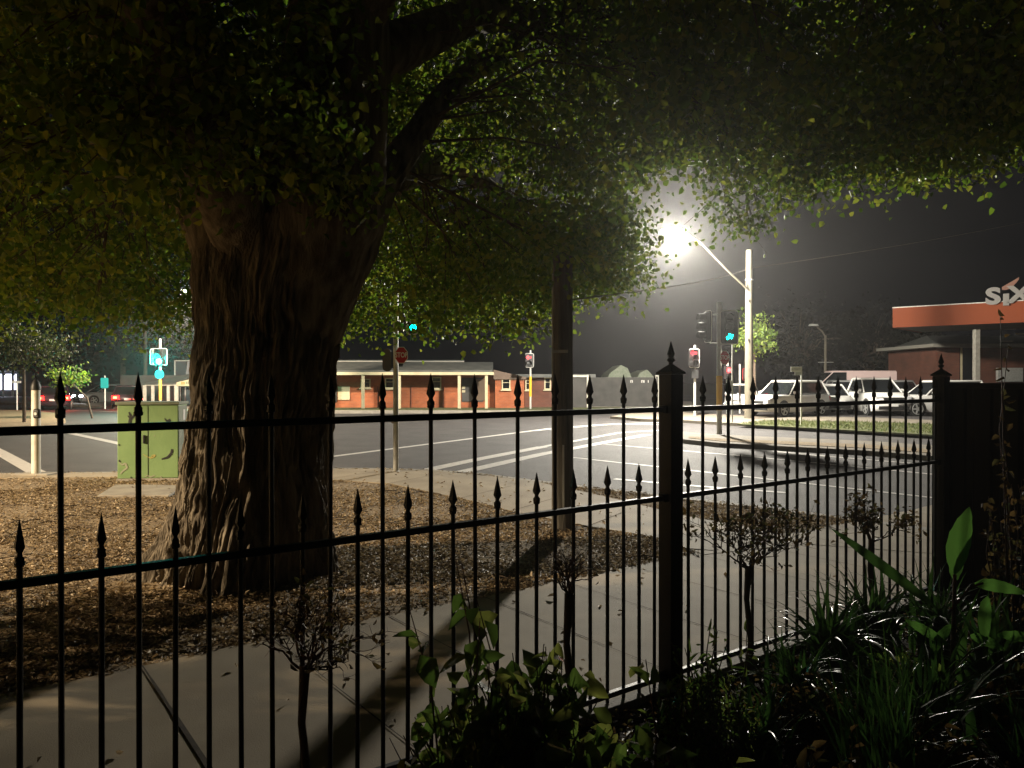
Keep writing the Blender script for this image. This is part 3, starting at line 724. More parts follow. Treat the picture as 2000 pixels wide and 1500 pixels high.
# red arrow across the road
b_ = at(1036, 795, 44); t = empty('traffic_light', (b_.x, 44, 0), 0, 'traffic light with red arrow and yellow sleeve before the brick shops', 'traffic light')
MB().lathe([(.06, 0), (.055, 3.4)], 12).build('pole', M['galv'], t)
MB().lathe([(.075, .75), (.075, 1.9)], 12).build('sleeve', M['yellow'], t)
signal_head(t, -.06, -.12, CAMZ - (704 - HOR) / F * 44, .82, .52, R(15), 0, M['e_red'], 2, 0.001, shiftx=-.1, big=1.35)
# green light on the left
b_ = at(313, 800, 42); t = empty('traffic_light', (b_.x, 42, 0), 0, 'traffic light with glowing green lamp before the left shop veranda', 'traffic light')
MB().lathe([(.07, 0), (.065, 3.95)], 12).build('pole', M['galv'], t)
MB().lathe([(.085, .6), (.085, 1.72)], 12).build('sleeve', M['orange_sleeve'], t)
signal_head(t, .05, -.12, CAMZ - (697 - HOR) / F * 42, .92, .78, 0, 2, M['e_green_hi'], 3, big=1.4)
signal_head(t, -.28, .1, CAMZ - (697 - HOR) / F * 42, .88, .6, R(40), None, None, 3)
MB().lathe([(.24, -.004), (.24, .004)], 24).build('round_plate', M['cyan_sign'], t, (0, -.1, CAMZ - (731 - HOR) / F * 42), (R(90), 0, 0), smooth=False)
lamp_pt(t, (.05, -.45, 2.75), (.02, 1, .8), 600)
# stop sign pole at the corner, lamps seen from behind
b_ = gd(773, 922); t = empty('traffic_light', b_, 0, 'grey signal pole on the near kerb with stop plate under the leaves', 'traffic light')
MB().lathe([(.10, 0), (.05, .03), (.046, 3.3), (.03, 3.33)], 14).build('pole', M['galv'], t)
Y_ = b_.y
stop_plate(t, (785 - 773) / F * Y_, -.08, CAMZ - (694 - HOR) / F * Y_, .165, R(10), .78)
signal_head(t, -.17, .06, CAMZ - (703 - HOR) / F * Y_, .42, .2, R(150), None, None, 2, 0, 'black')
signal_head(t, .31, -.02, CAMZ - (632 - HOR) / F * Y_, .42, .24, R(12), 2, M['e_green'], 3, 0)
hk = CAMZ - (645 - HOR) / F * Y_
MB().tube([(.0, 0, hk), (.12, -.02, hk + .01), (.24, -.03, hk - .02), (.31, -.03, hk + .04), (.33, -.03, hk + .12)], .012, 8).build('bracket', M['white'], t)
MB().lathe([(.03, -.03), (.035, 0), (.03, .03)], 16).build('push_button', M['chrome'], t, (-.045, -.05, .93), (R(90), 0, 0))
# push button pole at left
b_ = gd(70, 928); t = empty('crossing_post', (b_.x, b_.y, 0), 0, 'cream steel push button post standing on a small concrete pad at far left', 'post')
MB().lathe([(.075, .02), (.072, 1.55), (.064, 1.60), (.05, 1.66), (.012, 1.70)], 18).build('post', M['white_pole'], t)
MB().lathe([(.086, 1.52), (.086, 1.58), (.06, 1.66), (.02, 1.71)], 18).build('cap', M['black'], t)
MB().box((.055, -.055, 1.10), (.12, .08, .17)).build('button_box', M['black'], t, bevel=.03)
MB().lathe([(.03, 0), (.026, .014)], 16).build('button', M['galv'], t, (.055, -.096, 1.10), (R(90), 0, 0))
MB().slab([(-.33, -.18), (.30, -.18), (.36, .22), (-.24, .22)], -.02, .035).build('pad', M['kerb'], t)

# ------------------------------------------------------------ poles and street lamps
b_ = gd(1099, 1034); t = empty('timber_pole', b_, 0, 'weathered dark timber power pole on the leafy dirt right of the big tree', 'pole')
bark = MB(); bark.lathe([(.125, -.05), (.118, 1.5), (.113, 2.9), (.112, 3.1)], 28); bark.build('pole', M['timber'], t)
MB().tube([(-.115, -.03, .9), (-.112, -.03, 2.9)], .013, 8).build('conduit', M['galv'], t)
MB().box((-.03, -.13, 2.02), (.16, .02, .035)).build('name_plate', M['galv'], t)
MB().box((.0, -.122, .62), (.02, .02, .7)).build('cable_guard', M['galv'], t)
# main lamp
PX = at(1463, 817, 34); LP = Vector((6.75, 32, 7.85))
t = empty('street_lamp', (PX.x, 34, 0), 0, 'tall concrete street lamp on the right verge, glaring lit lamp on long arm', 'street lamp')
MB().lathe([(.20, 0), (.185, 1.6), (.165, 4.5), (.14, 7.4), (.13, 7.45)], 20).build('pole', M['conc_pole'], t)
rel = LP - Vector((PX.x, 34, 0))
ar = MB(); ar.tube([(0, -.1, 5.6), (rel.x * .3, rel.y * .3, 6.45), (rel.x * .65, rel.y * .65, 7.5), (rel.x * .95, rel.y * .95, 8.05)], [.05, .045, .04, .035], 10); ar.build('arm', M['conc_pole'], t)
aw = math.atan2(rel.y, rel.x)
MB().box((rel.x, rel.y, 8.02), (1.0, .62, .14), aw, .7).build('lamp_housing', M['galv'], t, bevel=.03)
ll = MB(); ll.lathe([(.02, -.20), (.12, -.185), (.20, -.13), (.24, -.06), (.25, 0)], 20); lo = ll.build('lamp_lens', M['e_lamp'], t, (rel.x, rel.y, 7.945)); lo.scale = (1.35, 1.1, 1.0)
for zz in (3.45, 5.2): MB().box((-.08, -.185, zz), (.04, .03, .12)).build('slot', M['black'], t)
MB().lathe([(.175, 0), (.175, .05)], 20, (0, 0, 6.1)).build('clamp', M['galv'], t)
lamp_pt(t, (rel.x, rel.y - .0, 7.5), (1, .93, .79), LAMP_MAIN, 'lamp_light', .32)
# side lamp outside the frame to the left
t = empty('street_lamp', (-20, 1.8, 0), 0, 'galvanised street lamp pole with warm lamp beside the near road, far left', 'street lamp')
MB().lathe([(.12, 0), (.08, 6.0)], 16).build('pole', M['galv'], t)
MB().tube([(0, 0, 5.9), (.4, 1.0, 6.3), (1.0, 2.0, 6.25)], .035, 8).build('arm', M['galv'], t)
MB().box((1.0, 2.0, 6.26), (.6, .26, .1), R(60), .7).build('lamp_housing', M['galv'], t, bevel=.02)
MB().lathe([(.02, -.12), (.12, -.08), (.14, 0)], 16).build('lamp_lens', M['e_lamp_side'], t, (1.0, 2.0, 6.2))
sl_ = lamp_pt(t, (1.0, 2.0, 5.95), (1, .76, .48), LAMP_SIDE, 'lamp_light', .1)
sl_.data.spot_size = R(155); sl_.data.spot_blend = .15
# far lamp behind the tree
fl = at(364, 566, 38)
t = empty('street_lamp', (fl.x + 1.2, 39, 0), 0, 'distant lit street lamp seen through the leaves left of the trunk', 'street lamp')
MB().lathe([(.12, 0), (.08, 6.2)], 12).build('pole', M['galv'], t)
MB().tube([(0, 0, 6.0), (-.6, -.5, 6.3), (-1.2, -1, 6.25)], .035, 8).build('arm', M['galv'], t)
MB().box((-1.2, -1, 6.22), (.6, .26, .1), 0, .7).build('lamp_housing', M['galv'], t, bevel=.02)
MB().lathe([(.02, -.12), (.12, -.08), (.16, 0)], 16).build('lamp_lens', M['e_lamp'], t, (-1.2, -1, 6.16))
fl_ = lamp_pt(t, (-1.2, -1, 5.92), (1, .82, .6), LAMP_FAR, 'lamp_light', .1); fl_.data.spot_size = R(164); fl_.data.spot_blend = .15
# unlit lamp on the right
t = empty('street_lamp', (at(1612, 735, 50).x, 50, 0), 0, 'unlit slim street lamp beyond the parked cars with short raised arm', 'street lamp')
MB().lathe([(.11, 0), (.07, 4.6)], 12).build('pole', M['conc_pole'], t)
MB().tube([(0, 0, 4.5), (-.25, -.1, 4.85), (-.6, -.2, 5.1)], .05, 8).build('arm', M['conc_pole'], t)
MB().box((-.9, -.3, 5.25), (.62, .3, .13), R(10), .8).build('lamp_housing', M['galv'], t, bevel=.03)
MB().box((0, -.05, 2.85), (1.0, .04, .03)).build('cross_bar', M['galv'], t)
# other thin poles
t = empty('power_pole', (at(284, 750, 52).x, 52, 0), 0, 'slim grey power pole behind the left shop and green signal', 'pole')
MB().lathe([(.13, 0), (.10, 9.5)], 12).build('pole', M['conc_pole'], t); MB().box((0, 0, 8.8), (1.8, .08, .1)).build('cross_arm', M['timber'], t)
t = empty('sign_post', (gd(1488 - 58, 825).x, 30.7, 0), 0, 'thin bare galvanised sign post between the red signal and the concrete pole', 'post')
MB().lathe([(.035, 0), (.03, 3.25)], 10).build('post', M['galv'], t)
MB().box((-.09, .0, 1.45), (.14, .03, .45)).build('plate', M['galv'], t)
# street name sign
b_ = gd(1565, 830); t = empty('street_name_sign', b_, 0, 'white street name blade on a thin post at the grass edge by the parked cars', 'sign')
MB().lathe([(.03, 0), (.028, 2.2)], 10).build('post', M['white'], t)
MB().box((-.2, -.035, 2.1), (.42, .018, .19)).build('name_blade', M['white'], t, bevel=.003)
MB().box((-.13, -.02, 1.94), (.26, .012, .13)).build('lower_blade', M['galv'], t, bevel=.003)
lt = MB()
for i in range(8):
    x0 = -.36 + i * .042
    lt.box((x0, -.046, 2.11), (.009, .003, .07)); 
    if i % 2 == 0: lt.box((x0 + .015, -.0462, 2.11 + (.03 if i % 4 else -.03)), (.024, .003, .01))
lt.build('lettering', M['red_text'], t)
# blue sign on the left
b_ = at(205, 747, 45); t = empty('direction_sign', (b_.x, 45, 0), 0, 'turquoise road sign on a thin white post above the dark car', 'sign')
MB().lathe([(.04, 0), (.035, 1.95)], 10).build('post', M['white'], t)
MB().prism(roundrect(.45, .6, .05), -.01, .01).build('sign_face', M['cyan_sign'], t, (0, -.05, CAMZ + (HOR - 748) / F * 45 * 1.0))
t = empty('sign_post', (at(33, 803, 44).x, 44, RZ), 0, 'thin white post on the left verge behind the cream push button post', 'post')
MB().lathe([(.04, 0), (.035, 1.7)], 10).build('post', M['white'], t); MB().box((0, -.03, 1.7), (.5, .03, .12)).build('sign_face', M['white'], t)
# cables
cb = MB(); a_ = Vector((b_.x, b_.y, 0)); A = at(1099, 588, 8.6); B = at(1466, 524, 34); pts = [A.lerp(B, k / 12) - Vector((0, 0, .12 * math.sin(math.pi * k / 12))) for k in range(13)]
cb.tube(pts, .011, 5); tag(cb.build('power_cable', M['conc_pole']), 'thin overhead cable from the timber pole to the concrete lamp pole', 'cable')
A = at(1466, 524, 34); B = at(2080, 418, 44); pts = [A.lerp(B, k / 12) - Vector((0, 0, .15 * math.sin(math.pi * k / 12))) for k in range(13)]
tag(MB().tube(pts, .014, 5).build('power_cable', M['conc_pole']), 'thin overhead cable running right from the concrete lamp pole', 'cable')

# ------------------------------------------------------------ buildings
def pxb(x, Y): return (x - 1000) / F * Y
def pzb(y, Y): return CAMZ - (y - HOR) / F * Y
def wallwin(parent, x0, x1, y0, y1, Y, glass='glass', frame='cream', sill=True, fw=.07):
    xa, xb, za, zb = pxb(x0, Y), pxb(x1, Y), pzb(y1, Y), pzb(y0, Y); cx_, cz_ = (xa + xb) / 2, (za + zb) / 2
    w_ = MB(); 
    for c_, d_ in (((cx_, Y - .03, zb - fw / 2), (xb - xa, .07, fw)), ((cx_, Y - .03, za + fw / 2), (xb - xa, .07, fw)),
                   ((xa + fw / 2, Y - .03, cz_), (fw, .07, zb - za - 2 * fw)), ((xb - fw / 2, Y - .03, cz_), (fw, .07, zb - za - 2 * fw))): w_.box(c_, d_)
    w_.box((cx_, Y - .025, cz_ + .08), (xb - xa - 2 * fw, .045, .03))
    wo = w_.build('window', M[frame], parent)
    MB().box((cx_, Y - .012, cz_), (xb - xa - 2 * fw, .02, zb - za - 2 * fw)).build('pane', M[glass], wo)
    if sill: MB().box((cx_, Y - .07, za - .035), (xb - xa + .12, .16, .06)).build('sill', M[frame], wo)
    return wo
# brick shop row
Y = 46.0
bs = empty('brick_shop', (0, 0, 0), 0, 'low red brick shop with dark roof, cream posts and small windows across the road', 'building')
xa, xb = pxb(560, Y), pxb(966, Y); zt = pzb(729, Y)
MB().box(((xa + xb) / 2, Y + 3, zt / 2 + .02), (xb - xa, 6, zt)).build('wall', M['brick'], bs)
rf = MB(); y0 = Y - 1.6
z1, z2, z3 = pzb(727, y0), pzb(713, y0), pzb(706, Y + .4)
rf.add([(xa - .5, y0, z1), (xb - .1, y0, z1), (xb - .1, y0, z1 + .12), (xa - .5, y0, z1 + .12), (xa - .5, Y + .5, z2 + .25), (xb - .1, Y + .5, z2 + .22), (xa - .5, Y + .5, z1), (xb - .1, Y + .5, z1)],
       [(0, 1, 2, 3), (3, 2, 5, 4), (0, 3, 4, 6), (1, 7, 5, 2), (0, 6, 7, 1), (4, 5, 7, 6)])
rf.build('roof', M['roof'], bs, smooth=False)
MB().box(((xa + pxb(905, Y)) / 2, Y + .7, z3 - .02), (pxb(905, Y) - xa, .2, .09)).build('roof_edge', M['roof_light'], bs)
MB().box(((xa + pxb(905, Y)) / 2, Y + .9, z2 + .1), (pxb(905, Y) - xa, .2, .5)).build('parapet', M['roof'], bs)
MB().box(((xa + xb) / 2, y0 - .02, pzb(729.5, y0)), (xb - xa, .09, .17)).build('beam', M['cream'], bs)
for px_ in (600, 709, 780, 897, 950):
    X_ = pxb(px_, y0 + .1); MB().box((X_, y0 + .1, pzb(731, y0) / 2), (.17, .15, pzb(731, y0) - .03)).build('post', M['cream'], bs, bevel=.01)
for q in ((704, 724, 740, 758), (752, 770, 738, 759), (843, 862, 736, 760)): wallwin(bs, *q, Y)
MB().box((pxb(672, Y), Y - .04, pzb(768, Y)), (pxb(683, Y) - pxb(660, Y), .07, .8)).build('door', M['cream'], bs, bevel=.01)
MB().box((pxb(640, Y), Y - .03, pzb(762, Y)), (1.1, .06, 1.4)).build('window', M['darkwall'], bs)
dr = MB().box((pxb(923, Y), Y - .03, pzb(761, Y)), (pxb(944, Y) - pxb(902, Y), .06, 1.44)).build('door', M['darkwall'], bs)
MB().box((pxb(938, Y), Y - .065, pzb(761, Y)), (.55, .01, 1.3)).build('door_leaf', mat('brown_door', (.12, .08, .05), .6), dr)
for yy in (757, 764): MB().box((pxb(905.5, Y), Y - .07, pzb(yy, Y)), (.2, .01, .15)).build('notice', M['cream'], dr)
for px_ in (738, 866, 803): MB().tube([(pxb(px_, Y), Y - .04, .05), (pxb(px_, Y), Y - .04, 1.3)], .03, 6).build('pipe', M['brick_dark'], bs)
# gable unit to its right
bg_ = empty('brick_shop', (0, 0, 0), 0, 'small bright brick shop with sloping gable right of the cream posted shop', 'building')
Yg = 45.4
xa, xb = pxb(967, Yg), pxb(1024, Yg)
MB().box(((xa + xb) / 2, Yg + 3, pzb(740, Yg) / 2), (xb - xa, 6, pzb(740, Yg))).build('wall', M['brick'], bg_)
gp = [(pxb(964, Yg), pzb(722, Yg)), (pxb(1028, Yg), pzb(737, Yg)), (pxb(1028, Yg), pzb(741, Yg)), (pxb(964, Yg), pzb(741, Yg))]
MB().prism([(a_, b2) for a_, b2 in gp], Yg - .15, Yg + 6).build('roof', mat('brown_fascia', (.16, .11, .08), .7), bg_, smooth=False)
wallwin(bg_, 980, 997, 739, 761, Yg)
bd = empty('brick_shop', (0, 0, 0), 0, 'unlit darker brick shop behind the timber pole with white doorway frame', 'building')
Yd = 46.6
xa, xb = pxb(1025, Yd), pxb(1152, Yd)
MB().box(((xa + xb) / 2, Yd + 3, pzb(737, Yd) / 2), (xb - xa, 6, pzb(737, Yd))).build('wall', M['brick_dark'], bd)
MB().box(((xa + xb) / 2 - .2, Yd + 2.8, pzb(734, Yd)), (xb - xa + 1, 6.6, .2)).build('roof', M['roof'], bd)
wallwin(bd, 1026, 1036, 741, 762, Yd); wallwin(bd, 1063, 1076, 737, 761, Yd)
fr = MB(); 
for c_, d_ in (((pxb(1117, 46), 46.1, 1.0), (.12, .1, 2.0)), ((pxb(1148, 46), 46.1, 1.0), (.1, .1, 2.0)), ((pxb(1132.5, 46), 46.1, 1.92), (.85, .1, .1))): fr.box(c_, d_)
fr.build('door_frame', M['white_pole'], bd)
MB().box((pxb(1132.5, 46), 46.2, .95), (.8, .05, 1.85)).build('door', M['darkwall'], bd)
# dark hall with pale gable ends behind
dh = empty('dark_hall', (0, 0, 0), 0, 'dark flat fronted hall with small white letters and two pale gable tops', 'building')
Yh = 48.5
xa, xb = pxb(1154, Yh), pxb(1292, Yh)
MB().box(((xa + xb) / 2, Yh + 3, pzb(737, Yh) / 2), (xb - xa, 6, pzb(737, Yh))).build('wall', M['darkwall'], dh)
for p0, p1, pk_ in ((1186, 1234, 713), (1244, 1278, 722)):
    Yk = Yh + 1.2; MB().prism([(pxb(p0, Yk), pzb(738, Yk)), (pxb(p1, Yk), pzb(738, Yk)), (pxb(p1 - 8, Yk), pzb(pk_ + 6, Yk)), (pxb((p0 + p1) / 2 + 3, Yk), pzb(pk_, Yk)), (pxb(p0 + 6, Yk), pzb(728, Yk))], Yk, Yk + 4).build('gable', M['box_side'], dh, smooth=False)
lt = MB()
for px_ in (1232, 1235, 1253, 1256, 1258, 1266): lt.box((pxb(px_, Yh), Yh - .02, pzb(745, Yh)), (.045, .03, .16))
lt.box((pxb(1233.5, Yh), Yh - .022, pzb(743, Yh)), (.08, .03, .03)); lt.box((pxb(1254.5, Yh), Yh - .022, pzb(743, Yh)), (.08, .03, .03))
lt.build('lettering', M['white'], dh)
fr = MB()
for c_, d_ in (((pxb(1281, 47), 47.2, 1.0), (.06, .08, 2.0)), ((pxb(1287, 47), 47.2, 1.0), (.05, .08, 1.9)), ((pxb(1284, 47), 47.2, 1.95), (.3, .08, .07))): fr.box(c_, d_)
fr.build('door_frame', M['white_pole'], dh)
# left shop with veranda
Yl = 47.0
ls = empty('veranda_shop', (0, 0, 0), 0, 'pale weatherboard shop with white posted veranda behind the green cabinet', 'building')
xa, xb = pxb(283, Yl), pxb(345, Yl)
MB().box((pxb(345, 50), 51.2, 1.0), (6.5, 4, 2.0)).build('wall', M['darkwall'], ls)
rf = MB(); z1, z2 = pzb(749.5, Yl), pzb(737, 49.2)
rf.add([(xa - .15, Yl - .1, z1), (xb, Yl - .1, z1 + .02), (xb + .4, 49.3, z2 + .35), (xa + 1.3, 49.3, z2), (xa - .15, Yl - .1, z1 - .06), (xb, Yl - .1, z1 - .04), (xb + .4, 49.3, z2 - .1), (xa + 1.3, 49.3, z2 - .1)],
       [(0, 1, 2, 3), (4, 7, 6, 5), (0, 4, 5, 1), (1, 5, 6, 2), (2, 6, 7, 3), (3, 7, 4, 0)])
rf.build('roof', M['roof'], ls, smooth=False)
MB().box(((xa + xb) / 2, Yl, pzb(751.5, Yl)), (xb - xa, .1, .10)).build('beam', M['white_pole'], ls)
for px_, w_ in ((282.5, .16), (298.5, .14), (328.7, .14), (344.5, .2), (386, .16)):
    MB().box((pxb(px_, Yl), Yl, pzb(752, Yl) / 2 + (0 if px_ != 344.5 else .08)), (w_, .14, pzb(752, Yl) - .02)).build('post', M['white_pole'], ls)
MB().prism([(pxb(346, Yl), pzb(754, Yl)), (pxb(396, Yl), pzb(754, Yl)), (pxb(396, Yl), pzb(735, Yl)), (pxb(346, Yl), pzb(747, Yl))], Yl - .1, Yl + .02).build('fascia_sign', M['cream'], ls, smooth=False)
lt = MB()
for i, px_ in enumerate((356.5, 359, 361.5)): lt.box((pxb(px_, Yl), Yl - .12, pzb(748.5, Yl)), (.05, .03, .15))
lt.build('lettering', M['orange_sleeve'], ls)
lt = MB()
for i, px_ in enumerate((366, 369, 379, 385, 388)): lt.box((pxb(px_, Yl), Yl - .12, pzb(747.5, Yl)), (.05, .03, .14))
lt.build('lettering', M['box_side'], ls)
MB().box((pxb(366, 49), 49.1, pzb(775, 49)), (1.2, .05, 1.2)).build('window', M['glass'], ls)
MB().box((pxb(366, 49), 49.05, pzb(775, 49)), (.5, .03, .9)).build('pane', M['e_shop_dim'], ls)
for px_ in (352, 362, 373): MB().box((pxb(px_, 49), 49.0, pzb(774, 49)), (.05, .05, 1.2)).build('mullion', M['galv'], ls)
rs = MB(); Ys = 50.0
for c_, d_ in (((pxb(372, Ys), Ys, pzb(704.5, Ys)), (2.1, .06, .06)), ((pxb(341.5, Ys), Ys, pzb(720, Ys)), (.06, .06, 1.1))): rs.box(c_, d_)
rs.build('sign_frame', M['galv'], ls)
MB().box((pxb(352, Ys), Ys + .05, pzb(720, Ys)), (.72, .05, 1.0)).build('roof_sign', mat('dark_board', (.03, .035, .045), .6), ls)
MB().prism([(pxb(362, Ys), pzb(735, Ys)), (pxb(392, Ys), pzb(735, Ys)), (pxb(392, Ys), pzb(706, Ys)), (pxb(366, Ys), pzb(706, Ys))], Ys + .02, Ys + .06).build('roof_sign', mat('grey_board', (.22, .22, .24), .6), ls, smooth=False)
# far left lit shop front
lf = empty('lit_shop', (0, 0, 0), 0, 'distant brightly lit shop front with awning at the far left edge', 'building')
Yf = 78.0
MB().box((pxb(-10, Yf), Yf + 2, 2.2), (8, 4, 4.4)).build('wall', M['darkwall'], lf)
MB().box((pxb(0, Yf), Yf - .1, 1.5), (3.4, .1, 1.6)).build('window', M['e_shop'], lf)
MB().box((pxb(0, Yf), Yf - 1.1, 2.65), (5, 2, .15)).build('awning', M['white'], lf)
for px_ in (6, 25): MB().box((pxb(px_, Yf - 2), Yf - 2, 1.3), (.14, .14, 2.6)).build('post', M['white'], lf)
# service station: orange canopy and brick kiosk
ss = empty('service_station', (0, 0, 0), 0, 'orange canopy of a vehicle rental station on a white post', 'canopy')
pL, pR = at(1743, 620, 42), at(2080, 604, 37.0)
dv = (pR - pL); dv.z = 0; Lc = dv.length; az = math.atan2(dv.y, dv.x)
hb_ = 1.12; zc = CAMZ + 102 / F * 42
cn = link('canopy_fascia', None, ss, (pL.x, pL.y, 0), (0, 0, az)); 
MB().box((Lc / 2, .06, zc + hb_ / 2), (Lc, .12, hb_)).build('fascia', M['orange'], cn, bevel=.01)
MB().box((Lc / 2, -.003, zc + hb_ - .03), (Lc + .02, .02, .05)).build('trim', M['galv'], cn)
MB().box((Lc / 2, 3.1, zc + .15), (Lc, 5.9, .25)).build('soffit', M['roof'], cn)
MB().box((.06, 3.1, zc + hb_ / 2 - .01), (.12, 5.9, hb_)).build('side_fascia', M['orange'], cn)
post = at(1909, 640, 40.5)
MB().box((post.x, 40.6, 2.2), (.27, .27, 4.38)).build('post', M['white_pole'], ss, bevel=.02)
sx_ = at(1955, 582, 39.0)
dl = Lc * .64
lx = 4.72
text('S', 1.12, .05, M['grey_letter'], cn, (lx, -.08, zc + hb_ + .22), offset=.05, sx=1.25)
text('\u0131', 1.10, .05, M['grey_letter'], cn, (lx + .56, -.08, zc + hb_ + .13), offset=.05, sx=1.3)
text('X', 1.12, .05, M['grey_letter'], cn, (lx + 1.12, -.08, zc + hb_ + .24), offset=.05, sx=1.15)
text('T', 1.12, .05, M['grey_letter'], cn, (lx + 1.82, -.08, zc + hb_ + .26), offset=.05, sx=1.15)
sw = MB(); n_ = 12; vs = []
for k in range(n_ + 1):
    t_ = k / n_; X_ = lx + .38 + t_ * .72; Z_ = zc + hb_ + .62 + .10 * t_ + .36 * t_ ** 2.2; th = .13 * math.sin(math.pi * (.12 + .8 * t_)) + .02
    vs += [(X_, -.12, Z_ - th), (X_, -.12, Z_ + th), (X_, -.04, Z_ + th), (X_, -.04, Z_ - th)]
fs = []
for k in range(n_):
    b0 = k * 4
    for s_, t_ in ((0, 1), (1, 2), (2, 3), (3, 0)): fs.append((b0 + s_, b0 + t_, b0 + 4 + t_, b0 + 4 + s_))
fs += [(0, 1, 2, 3), (n_ * 4 + 3, n_ * 4 + 2, n_ * 4 + 1, n_ * 4)]
sw.add(vs, fs).build('emblem_stroke', mat('brown_orange_letter', (.17, .06, .03), .5), cn)
ki = empty('brick_kiosk', (0, 0, 0), 0, 'red brick office building with pale roof edge under the orange canopy', 'building')
Yk = 47.0
xa, xb = pxb(1829, Yk), pxb(2150, Yk); zt = pzb(679, Yk)
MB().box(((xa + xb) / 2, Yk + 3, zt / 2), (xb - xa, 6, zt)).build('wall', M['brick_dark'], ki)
MB().box(((xa + xb) / 2 - .3, Yk + 2.5, pzb(676, Yk)), (xb - xa + 1, 7.2, .2)).build('roof', M['roof_light'], ki)
MB().add([(xa - .5, Yk - 1, pzb(674, Yk)), (xb + .5, Yk - 1, pzb(674, Yk)), (xb, Yk + 3, pzb(650, Yk)), (xa + 1, Yk + 3, pzb(650, Yk)), (xb, Yk + 6, pzb(674, Yk)), (xa, Yk + 6, pzb(674, Yk))], [(0, 1, 2, 3), (3, 2, 4, 5), (0, 3, 5), (1, 4, 2)]).build('roof_slope', M['roof'], ki, smooth=False)
MB().box((pxb(1889, Yk), Yk - .04, pzb(712, Yk)), (.95, .08, 2.1)).build('door', M['glass'], ki)
MB().box((pxb(1876, Yk), Yk - .05, pzb(712, Yk)), (.12, .1, 2.1)).build('door_frame', M['cream'], ki)
MB().box((pxb(1969, Yk), Yk - .12, pzb(732, Yk)), (1.55, .2, .85)).build('vent_box', M['galv'], ki, bevel=.02)
MB().box((pxb(1970, 44), 44, pzb(639, 44)), (.72, .3, .26)).build('floodlight', M['white_pole'], ki, bevel=.03)
MB().box((pxb(1970, 44), 44.2, pzb(666, 44)), (.72, .06, .05)).build('bracket', M['white_pole'], ki)
MB().box((pxb(1993, 44), 44, pzb(652, 44)), (.6, .06, .08)).build('bracket', M['white_pole'], ki)

